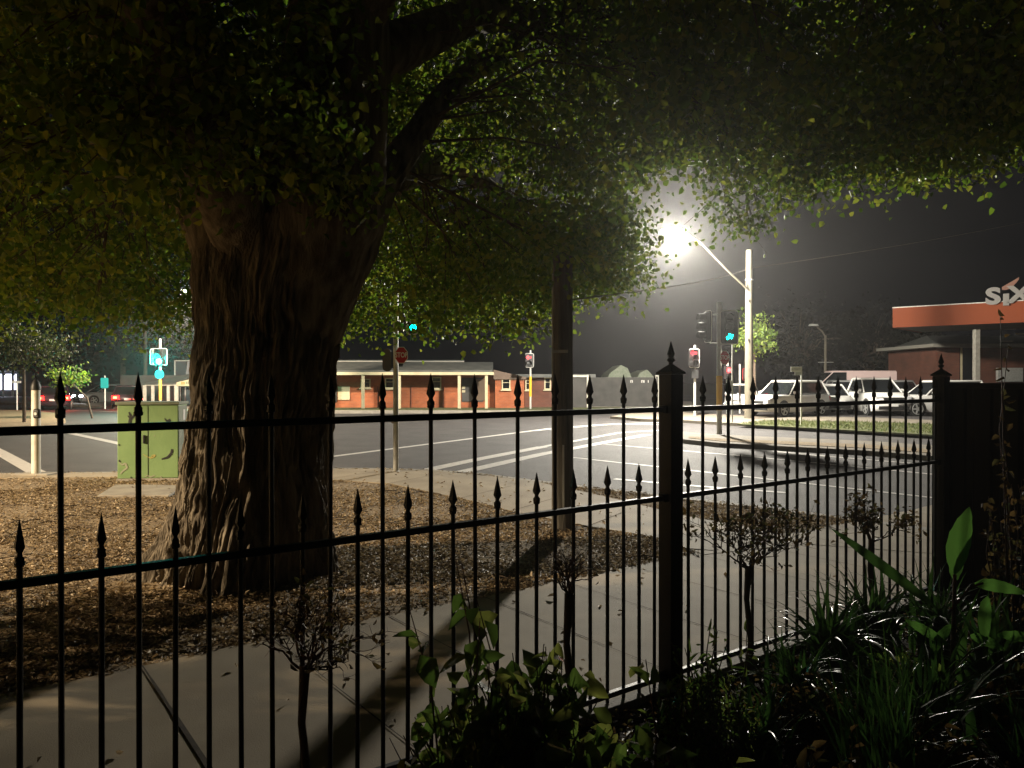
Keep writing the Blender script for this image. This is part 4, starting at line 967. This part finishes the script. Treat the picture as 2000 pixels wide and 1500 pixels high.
# ------------------------------------------------------------ vehicles
def car(x, y, yaw, paint, label, kind='suv', tails=None, heads=None, z=0.0, cat='car', group=None, z0=0.0):
    """front towards local +X"""
    t = empty({'suv': 'parked_car', 'van': 'parked_van', 'hatch': 'parked_car', 'ute': 'parked_car'}[kind], (x, y, z), yaw, label, cat, group)
    P = {'suv': dict(L=4.55, W=1.84, belt=1.02, H=1.68, hood=1.02, cab=(-2.15, .95), top=(-1.85, .25), wr=.35),
         'hatch': dict(L=4.25, W=1.78, belt=.93, H=1.48, hood=.92, cab=(-2.0, 1.0), top=(-1.55, .2), wr=.32),
         'ute': dict(L=5.2, W=1.88, belt=1.12, H=1.80, hood=1.16, cab=(-.9, 1.35), top=(-.7, .55), wr=.38),
         'van': dict(L=5.4, W=1.98, belt=1.35, H=2.25, hood=1.2, cab=(-2.6, 2.0), top=(-2.55, 1.15), wr=.34)}[kind]
    L2, W2, be, H, ho = P['L'] / 2, P['W'] / 2, P['belt'], P['H'], P['hood']
    # body: lofted cross sections along the length
    xs = [-L2, -L2 + .12, -L2 + .5, -.6, .4, P['cab'][1], L2 - .55, L2 - .12, L2]
    top = [be - .18, be - .02, be, be, be, be - .02, ho - .06, ho - .22, ho - .42]
    if kind in ('van',): top = [be, be, be, be, be, be, ho, ho - .2, ho - .5]
    wid = [W2 - .16, W2 - .05, W2, W2, W2, W2, W2 - .02, W2 - .08, W2 - .22]
    bot = [.42, .28, .22, .20, .20, .20, .22, .25, .36]
    vs = []; fs = []
    for X_, tp, wd, bt in zip(xs, top, wid, bot):
        vs += [(X_, -wd + .05, bt), (X_, -wd, bt + .18), (X_, -wd, tp - .22), (X_, -wd + .05, tp - .04), (X_, -wd + .14, tp), (X_, wd - .14, tp), (X_, wd - .05, tp - .04), (X_, wd, tp - .22), (X_, wd, bt + .18), (X_, wd - .05, bt)]
    n = 10
    for i in range(len(xs) - 1):
        for k in range(n): fs.append((i * n + k, i * n + (k + 1) % n, (i + 1) * n + (k + 1) % n, (i + 1) * n + k))
    fs += [tuple(range(n)), tuple(reversed(range((len(xs) - 1) * n, len(xs) * n)))]
    body = MB().add(vs, fs).build('body', paint, t, angle=50)
    c0, c1 = P['cab']; t0, t1 = P['top']; wb, wt = W2 - .06, W2 - .24
    def frus(z0_, z1_, g, name, m, par, a0=0.0, a1=1.0):
        def lerp(a, b, k): return a + (b - a) * k
        vs = []
        for k, zz in ((a0, z0_), (a1, z1_)):
            xa_, xb_, w_ = lerp(c0, t0, k) - g, lerp(c1, t1, k) + g, lerp(wb, wt, k) + g
            vs += [(xa_, -w_, zz), (xb_, -w_, zz), (xb_, w_, zz), (xa_, w_, zz)]
        return MB().add(vs, [(3, 2, 1, 0), (4, 5, 6, 7), (0, 1, 5, 4), (1, 2, 6, 5), (2, 3, 7, 6), (3, 0, 4, 7)]).build(name, m, par, bevel=.11, seg=3)
    frus(be - .03, H - .04, 0, 'window_glass', M['glass'], t)
    frus(H - .10, H + .01, .015, 'roof', paint, t, .93, 1.02)
    for sx in (-1, 1):
        for fa, fb in ((0.01, .03), (.99, .97)):
            xa_ = c0 + (c1 - c0) * fa; xb_ = t0 + (t1 - t0) * fb
            MB().tube([(xa_, sx * (wb - .0), be - .02), (xb_, sx * (wt - .0), H - .06)], .05 if fa < .5 else .03, 6).build('pillar', paint, t)
    if kind == 'van': 
        for sx in (-1, 1): MB().box((-1.0, sx * (wb - .07), (be + H) / 2), (2.6, .05, H - be - .1)).build('side_panel', paint, t)
    r_ = P['wr']
    for X_ in (-L2 + .85, L2 - .88):
        for sy in (-1, 1):
            MB().lathe([(r_ + .06, -.005), (r_ + .06, .006)], 28).build('wheel_arch', M['black'], t, (X_, sy * (W2 + .001), r_ + .01), (R(90), 0, 0), smooth=False)
            wh = MB(); wh.lathe([(r_ - .07, -.115), (r_, -.09), (r_, .09), (r_ - .07, .115)], 28)
            wo = wh.build('wheel', M['tyre'], t, (X_, sy * (W2 - .09), r_), (R(90), 0, 0))
            rm_ = MB(); rm_.lathe([(.07, -.005), (.07, .012)], 14); 
            for k in range(5):
                a_ = 2 * math.pi * k / 5; rm_.box((math.cos(a_) * r_ * .38, math.sin(a_) * r_ * .38, 0), (r_ * .62, .075, .022), a_)
            for k in range(24):
                a_ = 2 * math.pi * k / 24; rm_.box((math.cos(a_) * r_ * .70, math.sin(a_) * r_ * .70, 0), (.03, r_ * .2, .03), a_)
            rm_.build('rim', M['rim'], wo, (0, 0, -sy * .122))
    for sy in (-1, 1):
        hl = MB().box((L2 - .16, sy * (W2 - .30), ho - .30), (.22, .36, .16)).build('headlight', heads or M['lamp_glass'], t, bevel=.03)
        if tails and sy < 2:
            tl = MB().box((-L2 + .045, sy * (W2 - .22), be - .20), (.12, .42, .25)).build('taillight', M['e_tail'], t, bevel=.03)
            MB().box((-L2 - .02, sy * (W2 - .2), be - .20), (.012, .16, .09)).build('tail_core', M['e_tail_hi'], tl)
        elif not tails:
            MB().box((-L2 + .045, sy * (W2 - .20), be - .20), (.12, .26, .22)).build('taillight', M['red_sign'], t, bevel=.03)
        MB().box((c1 - .30, sy * (W2 + .06), be + .08), (.10, .18, .14)).build('mirror', paint, t, bevel=.03)
    MB().box((L2 - .055, 0, ho - .36), (.10, P['W'] - .95, .17)).build('grille', M['black'], t, bevel=.02)
    MB().box((L2 - .05, 0, .40), (.12, P['W'] - .5, .17)).build('lower_grille', M['black'], t, bevel=.02)
    MB().box((L2 + .02, 0, .52), (.015, .37, .11)).build('number_plate', M['plate'], t)
    MB().box((-L2 - .01, 0, .62), (.015, .37, .11)).build('number_plate', M['plate'], t)
    return t
g_ = 'cars parked at the rental yard'
car(at(1552, 790, 35.5).x, 36.6, R(214), M['whitecar'], 'white SUV parked nose left, largest car behind the street name sign', 'suv', group=g_)
car(at(1462, 780, 43).x, 44, R(70), M['whitecar'], 'white car half hidden behind the concrete lamp pole', 'hatch', group=g_)
car(at(1642, 790, 38).x, 39.5, R(258), M['whitecar'], 'white hatchback facing the road beneath the pale van', 'hatch', group=g_)
car(at(1684, 785, 40).x, 42.0, R(255), M['silvercar'], 'silver grey wagon between the white hatchback and white pickup', 'suv', group=g_)
car(at(1726, 790, 37).x, 38.2, R(266), M['whitecar'], 'white pickup truck facing the road, second from the right', 'ute', group=g_)
car(at(1773, 785, 40).x, 41.0, R(262), M['silvercar'], 'grey car between the white pickup and the rightmost white car', 'suv', group=g_)
car(at(1850, 790, 35.6).x, 36.6, R(182), M['whitecar'], 'white car with alloy wheel at the dark fence post, rightmost', 'suv', group=g_)
car(at(1668, 760, 45).x + .6, 47.2, R(172), M['pinkvan'], 'tall pale pinkish van behind the row of parked cars', 'van', cat='van')
nb_ = empty('notice_board', (at(1743, 735, 44).x, 44, 0), 0, 'small pale board on a post above the parked white pickup', 'board')
MB().lathe([(.04, 0), (.04, 1.6)], 8).build('post', M['galv'], nb_); MB().box((0, -.05, 1.9), (.42, .05, .56)).build('board_face', M['pinkvan'], nb_)
car(at(78, 780, 46).x, 47.5, R(118), M['darkcar'], 'dark hatchback driving away, red tail lamps either side of the cream post', 'hatch', tails=True, z=RZ)
car(at(178, 780, 56).x, 58, R(232), M['silvercar'], 'silver car coming towards the junction with bright headlamps', 'hatch', heads=M['e_head'], z=RZ)
car(at(230, 790, 48).x, 49.5, R(113), M['darkcar'], 'dark car with orange red tail lamps above the green cabinet', 'hatch', tails=True, z=RZ)
for o_ in [q for q in C.objects if 'tail lamps' in q.get('label', '')]:
    for sy in (-1, 1): lamp_pt(o_, (-2.35, sy * .65, .75), (1, .05, .03), 22, 'tail_glow')

# ------------------------------------------------------------ other trees
def small_tree(base, H, cr, cz, n_cl, lf, mt, label, flat=.7, group=None, size=.12, lean=0.0, trunk=.09, crz=None, per=40):
    t = empty('street_tree', base, 0, label, 'tree', group)
    cx_, cyy = lean, 0
    MB().tube([(0, 0, -.05), (lean * .2, 0, H * .35), (lean * .7, 0, cz * .8), (lean, 0, cz + .2)], [trunk, trunk * .8, trunk * .55, trunk * .25], 10).build('trunk', M['twig'], t)
    tw_ = MB(); cs = []
    crz = crz or cr * flat
    for k in range(n_cl):
        d_ = Vector((rnd.gauss(0, 1), rnd.gauss(0, 1), rnd.gauss(0, 1))).normalized() * rnd.uniform(.35, 1) 
        c_ = Vector((lean + d_.x * cr, d_.y * cr, cz + d_.z * crz)); s0 = rnd.uniform(.12, .22) * cr
        cs.append(nrg.normal(size=(per, 3)) * s0 + np.array(c_))
        tw_.tube([(lean * .8, 0, cz - crz * .7), Vector((lean, 0, cz)).lerp(c_, .5), c_], [trunk * .3, trunk * .15, .005], 5, False)
    tw_.build('branch', M['twig'], t)
    cc = np.concatenate(cs); leaves('crown', cc, nrg.uniform(size * .6, size * 1.3, len(cc)), mt, t, droop=.4, width=.6)
    return t
b_ = at(1474, 800, 37); small_tree((b_.x, 37, 0), 4, 1.0, pzb(652, 37), 34, None, M['leaf_far'], 'young round bright green tree right behind the concrete lamp pole', group=None, size=.16, crz=1.15, per=30)
b_ = at(150, 800, 36); small_tree((at(180, 765, 36).x, 36, -.05), 2.6, 1.25, pzb(735, 36), 20, None, M['leaf_far'], 'low yellow green lit tree above the oncoming silver car', size=.16, lean=-1.2, crz=.28, trunk=.05, per=22)
small_tree((at(47, 815, 31).x, 31, -.03), 4, 1.7, pzb(675, 31), 46, None, M['leaf_olive'], 'slender street tree on the left verge with hanging leaves', size=.14, crz=.9, trunk=.07, per=40)
# added street tree out of view, its low crown placed to shade garden and fence
t2 = empty('street_tree', (-8.0, 3.3, 0), 0, 'added unseen street tree, low crown placed to shade garden and fence, far left of the big tree', 'tree')
limb_np('trunk', [(0, 0, -.1), (.05, 0, 1.2), (0, .05, 2.4), (-.1, .1, 3.6), (.1, 0, 5)], [.5, .4, .38, .25, .1], t2, seed=70, amp=.03)
for p_ in ([(0, 0, 1.6), (.6, .5, 2.4), (1.7, 1.0, 3.0)], [(0, 0, 1.7), (.7, -.8, 2.6), (1.4, -1.8, 3.1)], [(0, 0, 1.9), (-.8, .6, 2.9), (-2, 1.0, 3.4)]): limb_np('limb', p_, [.22, .13, .04], t2, seed=75, m_=30, n=20, amp=.01)
cs = []
for k in range(300):
    a_ = rnd.uniform(0, 6.283); r_ = math.sqrt(rnd.random()); c_ = (math.cos(a_) * r_ * 2.4, math.sin(a_) * r_ * 1.9, 1.75 + 2.9 * rnd.random() * (1 - .3 * r_))
    cs.append(nrg.normal(size=(40, 3)) * .2 + np.array(c_))
cs = np.concatenate(cs); leaves('crown', cs, nrg.uniform(.07, .13, len(cs)), M['leaf'], t2, droop=.5, width=.7)
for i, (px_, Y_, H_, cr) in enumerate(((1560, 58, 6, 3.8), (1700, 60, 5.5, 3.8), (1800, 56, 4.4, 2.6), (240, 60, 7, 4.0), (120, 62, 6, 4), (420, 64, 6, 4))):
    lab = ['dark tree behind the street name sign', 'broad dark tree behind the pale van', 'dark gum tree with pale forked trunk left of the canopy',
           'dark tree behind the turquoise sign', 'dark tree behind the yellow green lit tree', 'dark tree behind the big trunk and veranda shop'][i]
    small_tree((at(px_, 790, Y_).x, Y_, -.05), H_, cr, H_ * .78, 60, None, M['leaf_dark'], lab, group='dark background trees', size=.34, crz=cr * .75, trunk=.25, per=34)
gt = [o_ for o_ in C.objects if o_.get('label', '').startswith('dark gum tree')][0]
MB().tube([(-.5, -2.8, 2.3), (-.35, -2.8, 3.2), (-.25, -2.8, 4.3)], [.16, .12, .06], 8).build('trunk_fork', M['conc_pole'], gt)
MB().tube([(-.5, -2.8, 2.3), (-.85, -2.8, 3.0), (-1.05, -2.8, 3.9)], [.13, .09, .04], 8).build('trunk_fork', M['conc_pole'], gt)

# verge grass blades
gp_ = [(p.x, p.y) for p in gv]; pts = []
while len(pts) < 9000:
    x = rnd.uniform(7, 26); y = rnd.uniform(12, 34)
    if inside(gp_, x, y): pts.append((x, y, .02))
go = leaves('grass', np.array(pts), nrg.uniform(.05, .12, len(pts)), M['grass_blade'], None, droop=-1.6, width=.12, fold=.05, curl=.3)
tag(go, 'short patchy grass on the verge before the parked cars', 'grass', kind='stuff')

# ------------------------------------------------------------ foreground plants
def standard_bush(px_, Y_, cy_px, rad, radz, stem, label, twn=60, leafn=0, droopy=False, lsz=.035, lift=0.0):
    X_ = pxb(px_, Y_); z_ = pzb(cy_px, Y_); t = empty('standard_shrub', (X_, Y_, 0), 0, label, 'shrub', 'clipped standard shrubs along the fence')
    zb = z_ - radz * .9
    MB().tube([(0, 0, 0), (.012, 0, zb * .35), (-.012, 0, zb * .7), (0, 0, zb)], [stem * 1.1, stem, stem * .9, stem * 1.25], 12).build('stem', M['rose_stem'], t)
    tw_ = MB(); ends = []; O_ = Vector((0, 0, zb - .02))
    def grow(p, d, L_, r_, lev):
        pts = [p]; q = p.copy(); dd = d.copy()
        for j in range(4):
            dd = (dd + Vector((rnd.gauss(0, .22), rnd.gauss(0, .22), rnd.gauss(.06, .14)))).normalized(); q = q + dd * L_ / 4; pts.append(q.copy())
        tw_.tube(pts, [r_, r_ * .85, r_ * .7, r_ * .6, r_ * .5], 5, False)
        if lev == 0: ends.extend(pts[2:]); return
        for j in range(3):
            b = pts[rnd.choice((2, 3, 4, 4))]; nd = (dd + Vector((rnd.gauss(0, .65), rnd.gauss(0, .65), rnd.gauss(.05, .4)))).normalized()
            grow(b, nd, L_ * rnd.uniform(.55, .9), r_ * .55, lev - 1)
        ends.append(pts[-1])
    for k in range(max(5, twn // 8)):
        a_ = k * 2.4 + rnd.uniform(-.4, .4); el = rnd.uniform(.15 + lift, 1.1 + lift) if not droopy else rnd.uniform(-.1, 1.2)
        grow(O_, Vector((math.cos(a_) * math.cos(el), math.sin(a_) * math.cos(el), math.sin(el))), rad * .52 * rnd.uniform(.8, 1.15), stem * .42, 3)
    tw_.build('twigs', M['rose_stem'], t)
    if leafn:
        idx = [rnd.choice(ends) for _ in range(leafn)]
        cc = np.array([tuple(p) for p in idx]) + nrg.normal(size=(leafn, 3)) * .012
        leaves('foliage', cc, nrg.uniform(lsz * .6, lsz * 1.3, leafn), M['topiary'], t, droop=-.1, width=.42)
    return t
standard_bush(595, 2.72, 1225, .24, .15, .0155, 'bare twiggy standard shrub nearest the camera in front of the tree trunk', 100, 160, True)
standard_bush(1112, 3.45, 1105, .21, .14, .0175, 'sparse leafless standard shrub left of the thick fence post', 56, 8, lift=.35)
standard_bush(1463, 4.35, 1045, .34, .19, .017, 'leafy round standard shrub right of the thick fence post', 80, 620)
standard_bush(1703, 5.0, 1010, .26, .16, .016, 'smaller leafy standard shrub near the dark panel fence', 60, 430)

def leafy_shrub(x, y, rx, ry, h, stems, nl, lsz, label, mt, shoots=0, seed=0, per=9, wd=.6):
    t = empty('garden_shrub', (x, y, .02), 0, label, 'shrub')
    tw_ = MB(); cs = []; sz = []
    for k in range(stems):
        a_ = rnd.uniform(0, 6.283); r_ = math.sqrt(rnd.random()); ex, ey = math.cos(a_) * r_ * rx, math.sin(a_) * r_ * ry
        hh = h * (1 - .35 * r_ ** 2) * rnd.uniform(.72, 1.0)
        if k < shoots: hh = h * rnd.uniform(1.1, 1.3)
        p0 = Vector((ex * .35, ey * .35, 0)); p3 = Vector((ex, ey, hh)); p1 = p0.lerp(p3, .4) + Vector((ex * .1, ey * .1, .03)); p2 = p0.lerp(p3, .75) + Vector((rnd.gauss(0, .03), rnd.gauss(0, .03), .02))
        tw_.tube([p0, p1, p2, p3], [.005, .004, .003, .0015], 5, False)
        for j in range(per):
            f_ = rnd.uniform(.35, 1.0); q = p0.lerp(p1, min(1, f_ / .4)) if f_ < .4 else (p1.lerp(p2, (f_ - .4) / .35) if f_ < .75 else p2.lerp(p3, (f_ - .75) / .25))
            cs.append((q.x + rnd.gauss(0, .012), q.y + rnd.gauss(0, .012), q.z)); sz.append(lsz * rnd.uniform(.55, 1.25))
    tw_.build('stems', M['rose_stem'], t)
    leaves('foliage', np.array(cs), np.array(sz), mt, t, droop=.15, width=wd, nup=.9, curl=.22, smooth=True)
    return t
leafy_shrub(.02, 2.4, .42, .26, .86, 130, 0, .085, 'glossy broad leaved shrub below the middle of the iron fence', M['shrub'], 5)
leafy_shrub(.42, 2.05, .36, .26, .74, 110, 0, .075, 'low dense glossy shrub at the bottom centre of the photo', M['shrub'], 1)
leafy_shrub(-.55, 1.85, .16, .15, .42, 30, 0, .05, 'small leafy plant low beside the bare twiggy shrub', M['shrub'], 1)
leafy_shrub(.78, 3.1, .22, .20, .55, 90, 0, .05, 'narrow leaved feathery bush at the foot of the thick fence post', M['shrub'], 6, wd=.16, per=16)
leafy_shrub(1.0, 2.35, .34, .3, .56, 90, 0, .06, 'dark low bush between the glossy shrubs and the strap leaves', M['topiary'], 2, wd=.4)
leafy_shrub(1.95, 2.35, .38, .35, .50, 110, 0, .05, 'dark small leaved bush at the bottom right corner', M['shrub'], 0)
leafy_shrub(2.3, 3.2, .25, .3, .62, 60, 0, .06, 'upright leafy plant against the dark panel fence', M['topiary'], 0)
leafy_shrub(2.62, 3.95, .16, .2, 1.62, 22, 0, .045, 'tall thin shrub rising above the panel fence at the right edge', M['topiary'], 2, per=16)

leafy_shrub(.95, 1.75, .3, .25, .50, 110, 0, .06, 'low glossy bush at the bottom edge right of centre', M['shrub'], 2)
leafy_shrub(1.55, 2.9, .3, .25, .42, 100, 0, .05, 'low dark bush between the tall grass and the strap leaves', M['topiary'], 0, wd=.4)
leafy_shrub(1.22, 2.15, .28, .22, .40, 90, 0, .055, 'small glossy bush low in front of the tall grassy clump', M['shrub'], 0)
leafy_shrub(1.35, 3.45, .30, .2, .34, 90, 0, .05, 'low sprawling bush at the stem of the leafy round shrub', M['topiary'], 0, wd=.3)
leafy_shrub(1.9, 3.75, .26, .2, .36, 70, 0, .06, 'low glossy bush before the arching strap leaves', M['shrub'], 0)
ml = []
while len(ml) < 9000:
    x = rnd.uniform(-1.5, 4); y = rnd.uniform(.8, 6)
    if -2.6 < (Vector((x, y, 0)) - F0).dot(nv) < -.07: ml.append((x, y, .022 + rnd.uniform(0, .02)))
tag(leaves('mulch', np.array(ml), nrg.uniform(.02, .06, len(ml)), M['topiary'], None, droop=-.05, flat=.7, width=.45, nup=2.0), 'dark bark mulch and dead leaves on the garden bed', 'mulch', kind='stuff')
def strap_clump(x, y, n_, L0, label, mt, w0=.022, spread=1.0, flower=False, cat='plant'):
    t = empty('strap_leaf_plant', (x, y, .02), 0, label, cat)
    vs = []; fs = []
    for k in range(n_):
        a_ = rnd.uniform(0, 6.283); lean = rnd.uniform(.08, .95) * spread; L_ = L0 * rnd.uniform(.6, 1.1); w_ = w0 * rnd.uniform(.7, 1.2)
        dx, dy = math.cos(a_), math.sin(a_); sx_, sy_ = -dy, dx; m_ = 9; base = len(vs)
        px0, py0 = rnd.gauss(0, .05), rnd.gauss(0, .05)
        for j in range(m_ + 1):
            s_ = j / m_; ang = lean * (s_ ** 1.5) * 2.0
            rr_ = L_ * s_ * math.sin(ang * .62); zz = L_ * s_ * math.cos(ang * .62)
            ww = w_ * (1 - s_ ** 3) * (.55 + .45 * math.sin(math.pi * min(1, s_ * 1.3 + .1)))
            c0_ = (px0 + dx * rr_, py0 + dy * rr_, zz)
            vs += [(c0_[0] + sx_ * ww, c0_[1] + sy_ * ww, zz + ww * .5), c0_, (c0_[0] - sx_ * ww, c0_[1] - sy_ * ww, zz + ww * .5)]
        for j in range(m_):
            b0 = base + j * 3; fs += [(b0, b0 + 1, b0 + 4, b0 + 3), (b0 + 1, b0 + 2, b0 + 5, b0 + 4)]
    MB().add(vs, fs).build('foliage', mt, t, angle=60)
    return t
strap_clump(1.75, 4.2, 80, .62, 'arching strap leaved clump at the fence foot under the leafy round shrub', M['strap'], .02, 1.1)
strap_clump(2.15, 4.55, 70, .62, 'arching strap leaved clump under the smaller leafy round shrub', M['strap'], .02, 1.1)
strap_clump(1.25, 2.55, 90, .80, 'tall upright grassy clump in front of the strap leaved plants', M['strap'], .011, .45)
strap_clump(1.75, 3.2, 60, .66, 'dark strap leaved clump between the tall grass and the panel fence', M['strap'], .024, .8)
strap_clump(1.5, 1.9, 60, .52, 'low grassy tuft at the bottom right of the garden bed', M['strap'], .010, .7)
strap_clump(1.02, 3.25, 60, .42, 'low arching strap leaved plant beside the thick fence post', M['strap'], .018, 1.0)
strap_clump(1.38, 3.75, 70, .50, 'arching strap leaved plant at the stem of the leafy round shrub', M['strap'], .02, 1.0)
strap_clump(1.45, 3.0, 80, .60, 'upright strap leaved plant behind the tall grassy clump', M['strap'], .016, .6)
strap_clump(1.9, 2.75, 70, .55, 'dense grassy plant below the big pointed leaf', M['strap'], .012, .7)
strap_clump(2.55, 4.6, 60, .6, 'arching strap leaved plant in the corner of the two fences', M['strap'], .02, 1.0)
strap_clump(2.35, 3.75, 40, .7, 'broad strap leaved plant at the foot of the panel fence', M['strap'], .03, .8)

def big_leaf(parent, base, tip, width, m, bend=.1, name='leaf'):
    base, tip = Vector(base), Vector(tip); d_ = tip - base; L_ = d_.length; side = d_.cross(Vector((.15, 1, .1))).normalized(); nn = side.cross(d_).normalized()
    vs = []; fs = []; m_ = 14
    for j in range(m_ + 1):
        s_ = j / m_; w_ = width / 2 * (math.sin(math.pi * s_ ** .8) ** .75 if 0 < s_ < 1 else .02)
        c_ = base + d_ * s_ + nn * (bend * L_ * math.sin(math.pi * s_ * .9))
        for q, lift in ((-1, .28), (-.5, .1), (0, 0), (.5, .1), (1, .28)): vs.append(c_ + side * w_ * q + nn * w_ * lift + nn * .004 * math.sin(j * 2.2 + q * 3))
    for j in range(m_):
        for q in range(4): b0 = j * 5 + q; fs.append((b0, b0 + 1, b0 + 6, b0 + 5))
    return MB().add(vs, fs).build(name, m, parent, angle=80)
t = empty('broad_leaf_plant', (2.02, 3.55, .02), 0, 'large leaved plant with one upright pointed leaf before the dark panel fence', 'plant')
MB().tube([(.0, 0, 0), (.02, 0, .35), (.03, 0, .78)], [.014, .012, .008], 8).build('stem', M['rose_stem'], t)
big_leaf(t, (.03, 0, .78), (.07, -.05, 1.10), .105, M['canna'], .05)
big_leaf(t, (.04, .02, .74), (.12, .05, .98), .07, M['canna'], .08)
big_leaf(t, (.12, 0, .74), (.34, -.05, .70), .06, M['canna'], .10)
big_leaf(t, (.18, 0, .68), (.155, -.03, .46), .06, M['canna'], .05)
big_leaf(t, (.02, 0, .55), (-.10, -.06, .42), .05, M['canna'], .1)
big_leaf(t, (.10, 0, .5), (.24, -.05, .44), .05, M['canna'], .1)
big_leaf(t, (.22, 0, .5), (.42, -.1, .49), .05, M['canna'], .1)
big_leaf(t, (.0, 0, .45), (-.22, -.05, .58), .045, M['canna'], .1)
big_leaf(t, (-.05, 0, .62), (-.5, .1, .97), .05, M['strap'], .12)
for a0 in ((.03, .6), (.0, .3)): MB().tube([(.0, 0, a0[1]), (.1, 0, a0[1] + .12), (.16, 0, a0[1] + .14)], .006, 6).build('leaf_stalk', M['rose_stem'], t)

# ------------------------------------------------------------ added thin volume imitating lens glow round the lamp
if GLOW_DENSITY > 0:
    hb = MB().box((-5, 42, 7.5), (200, 110, 18.0)); hz = hb.build('glow_volume', None, smooth=False)
    m = bpy.data.materials.new('lens_glow_volume'); m.use_nodes = True; nt = m.node_tree; nt.nodes.clear()
    out = nt.nodes.new('ShaderNodeOutputMaterial'); pv = nt.nodes.new('ShaderNodeVolumePrincipled')
    pv.inputs['Color'].default_value = (.9, .9, .9, 1); pv.inputs['Density'].default_value = GLOW_DENSITY; pv.inputs['Anisotropy'].default_value = .80
    nt.links.new(pv.outputs[0], out.inputs['Volume']); hz.data.materials.append(m)
    tag(hz, kind='stuff'); hz['label'] = 'added thin grey volume imitating lens glow around the bright street lamp'; hz['category'] = 'glow_volume'
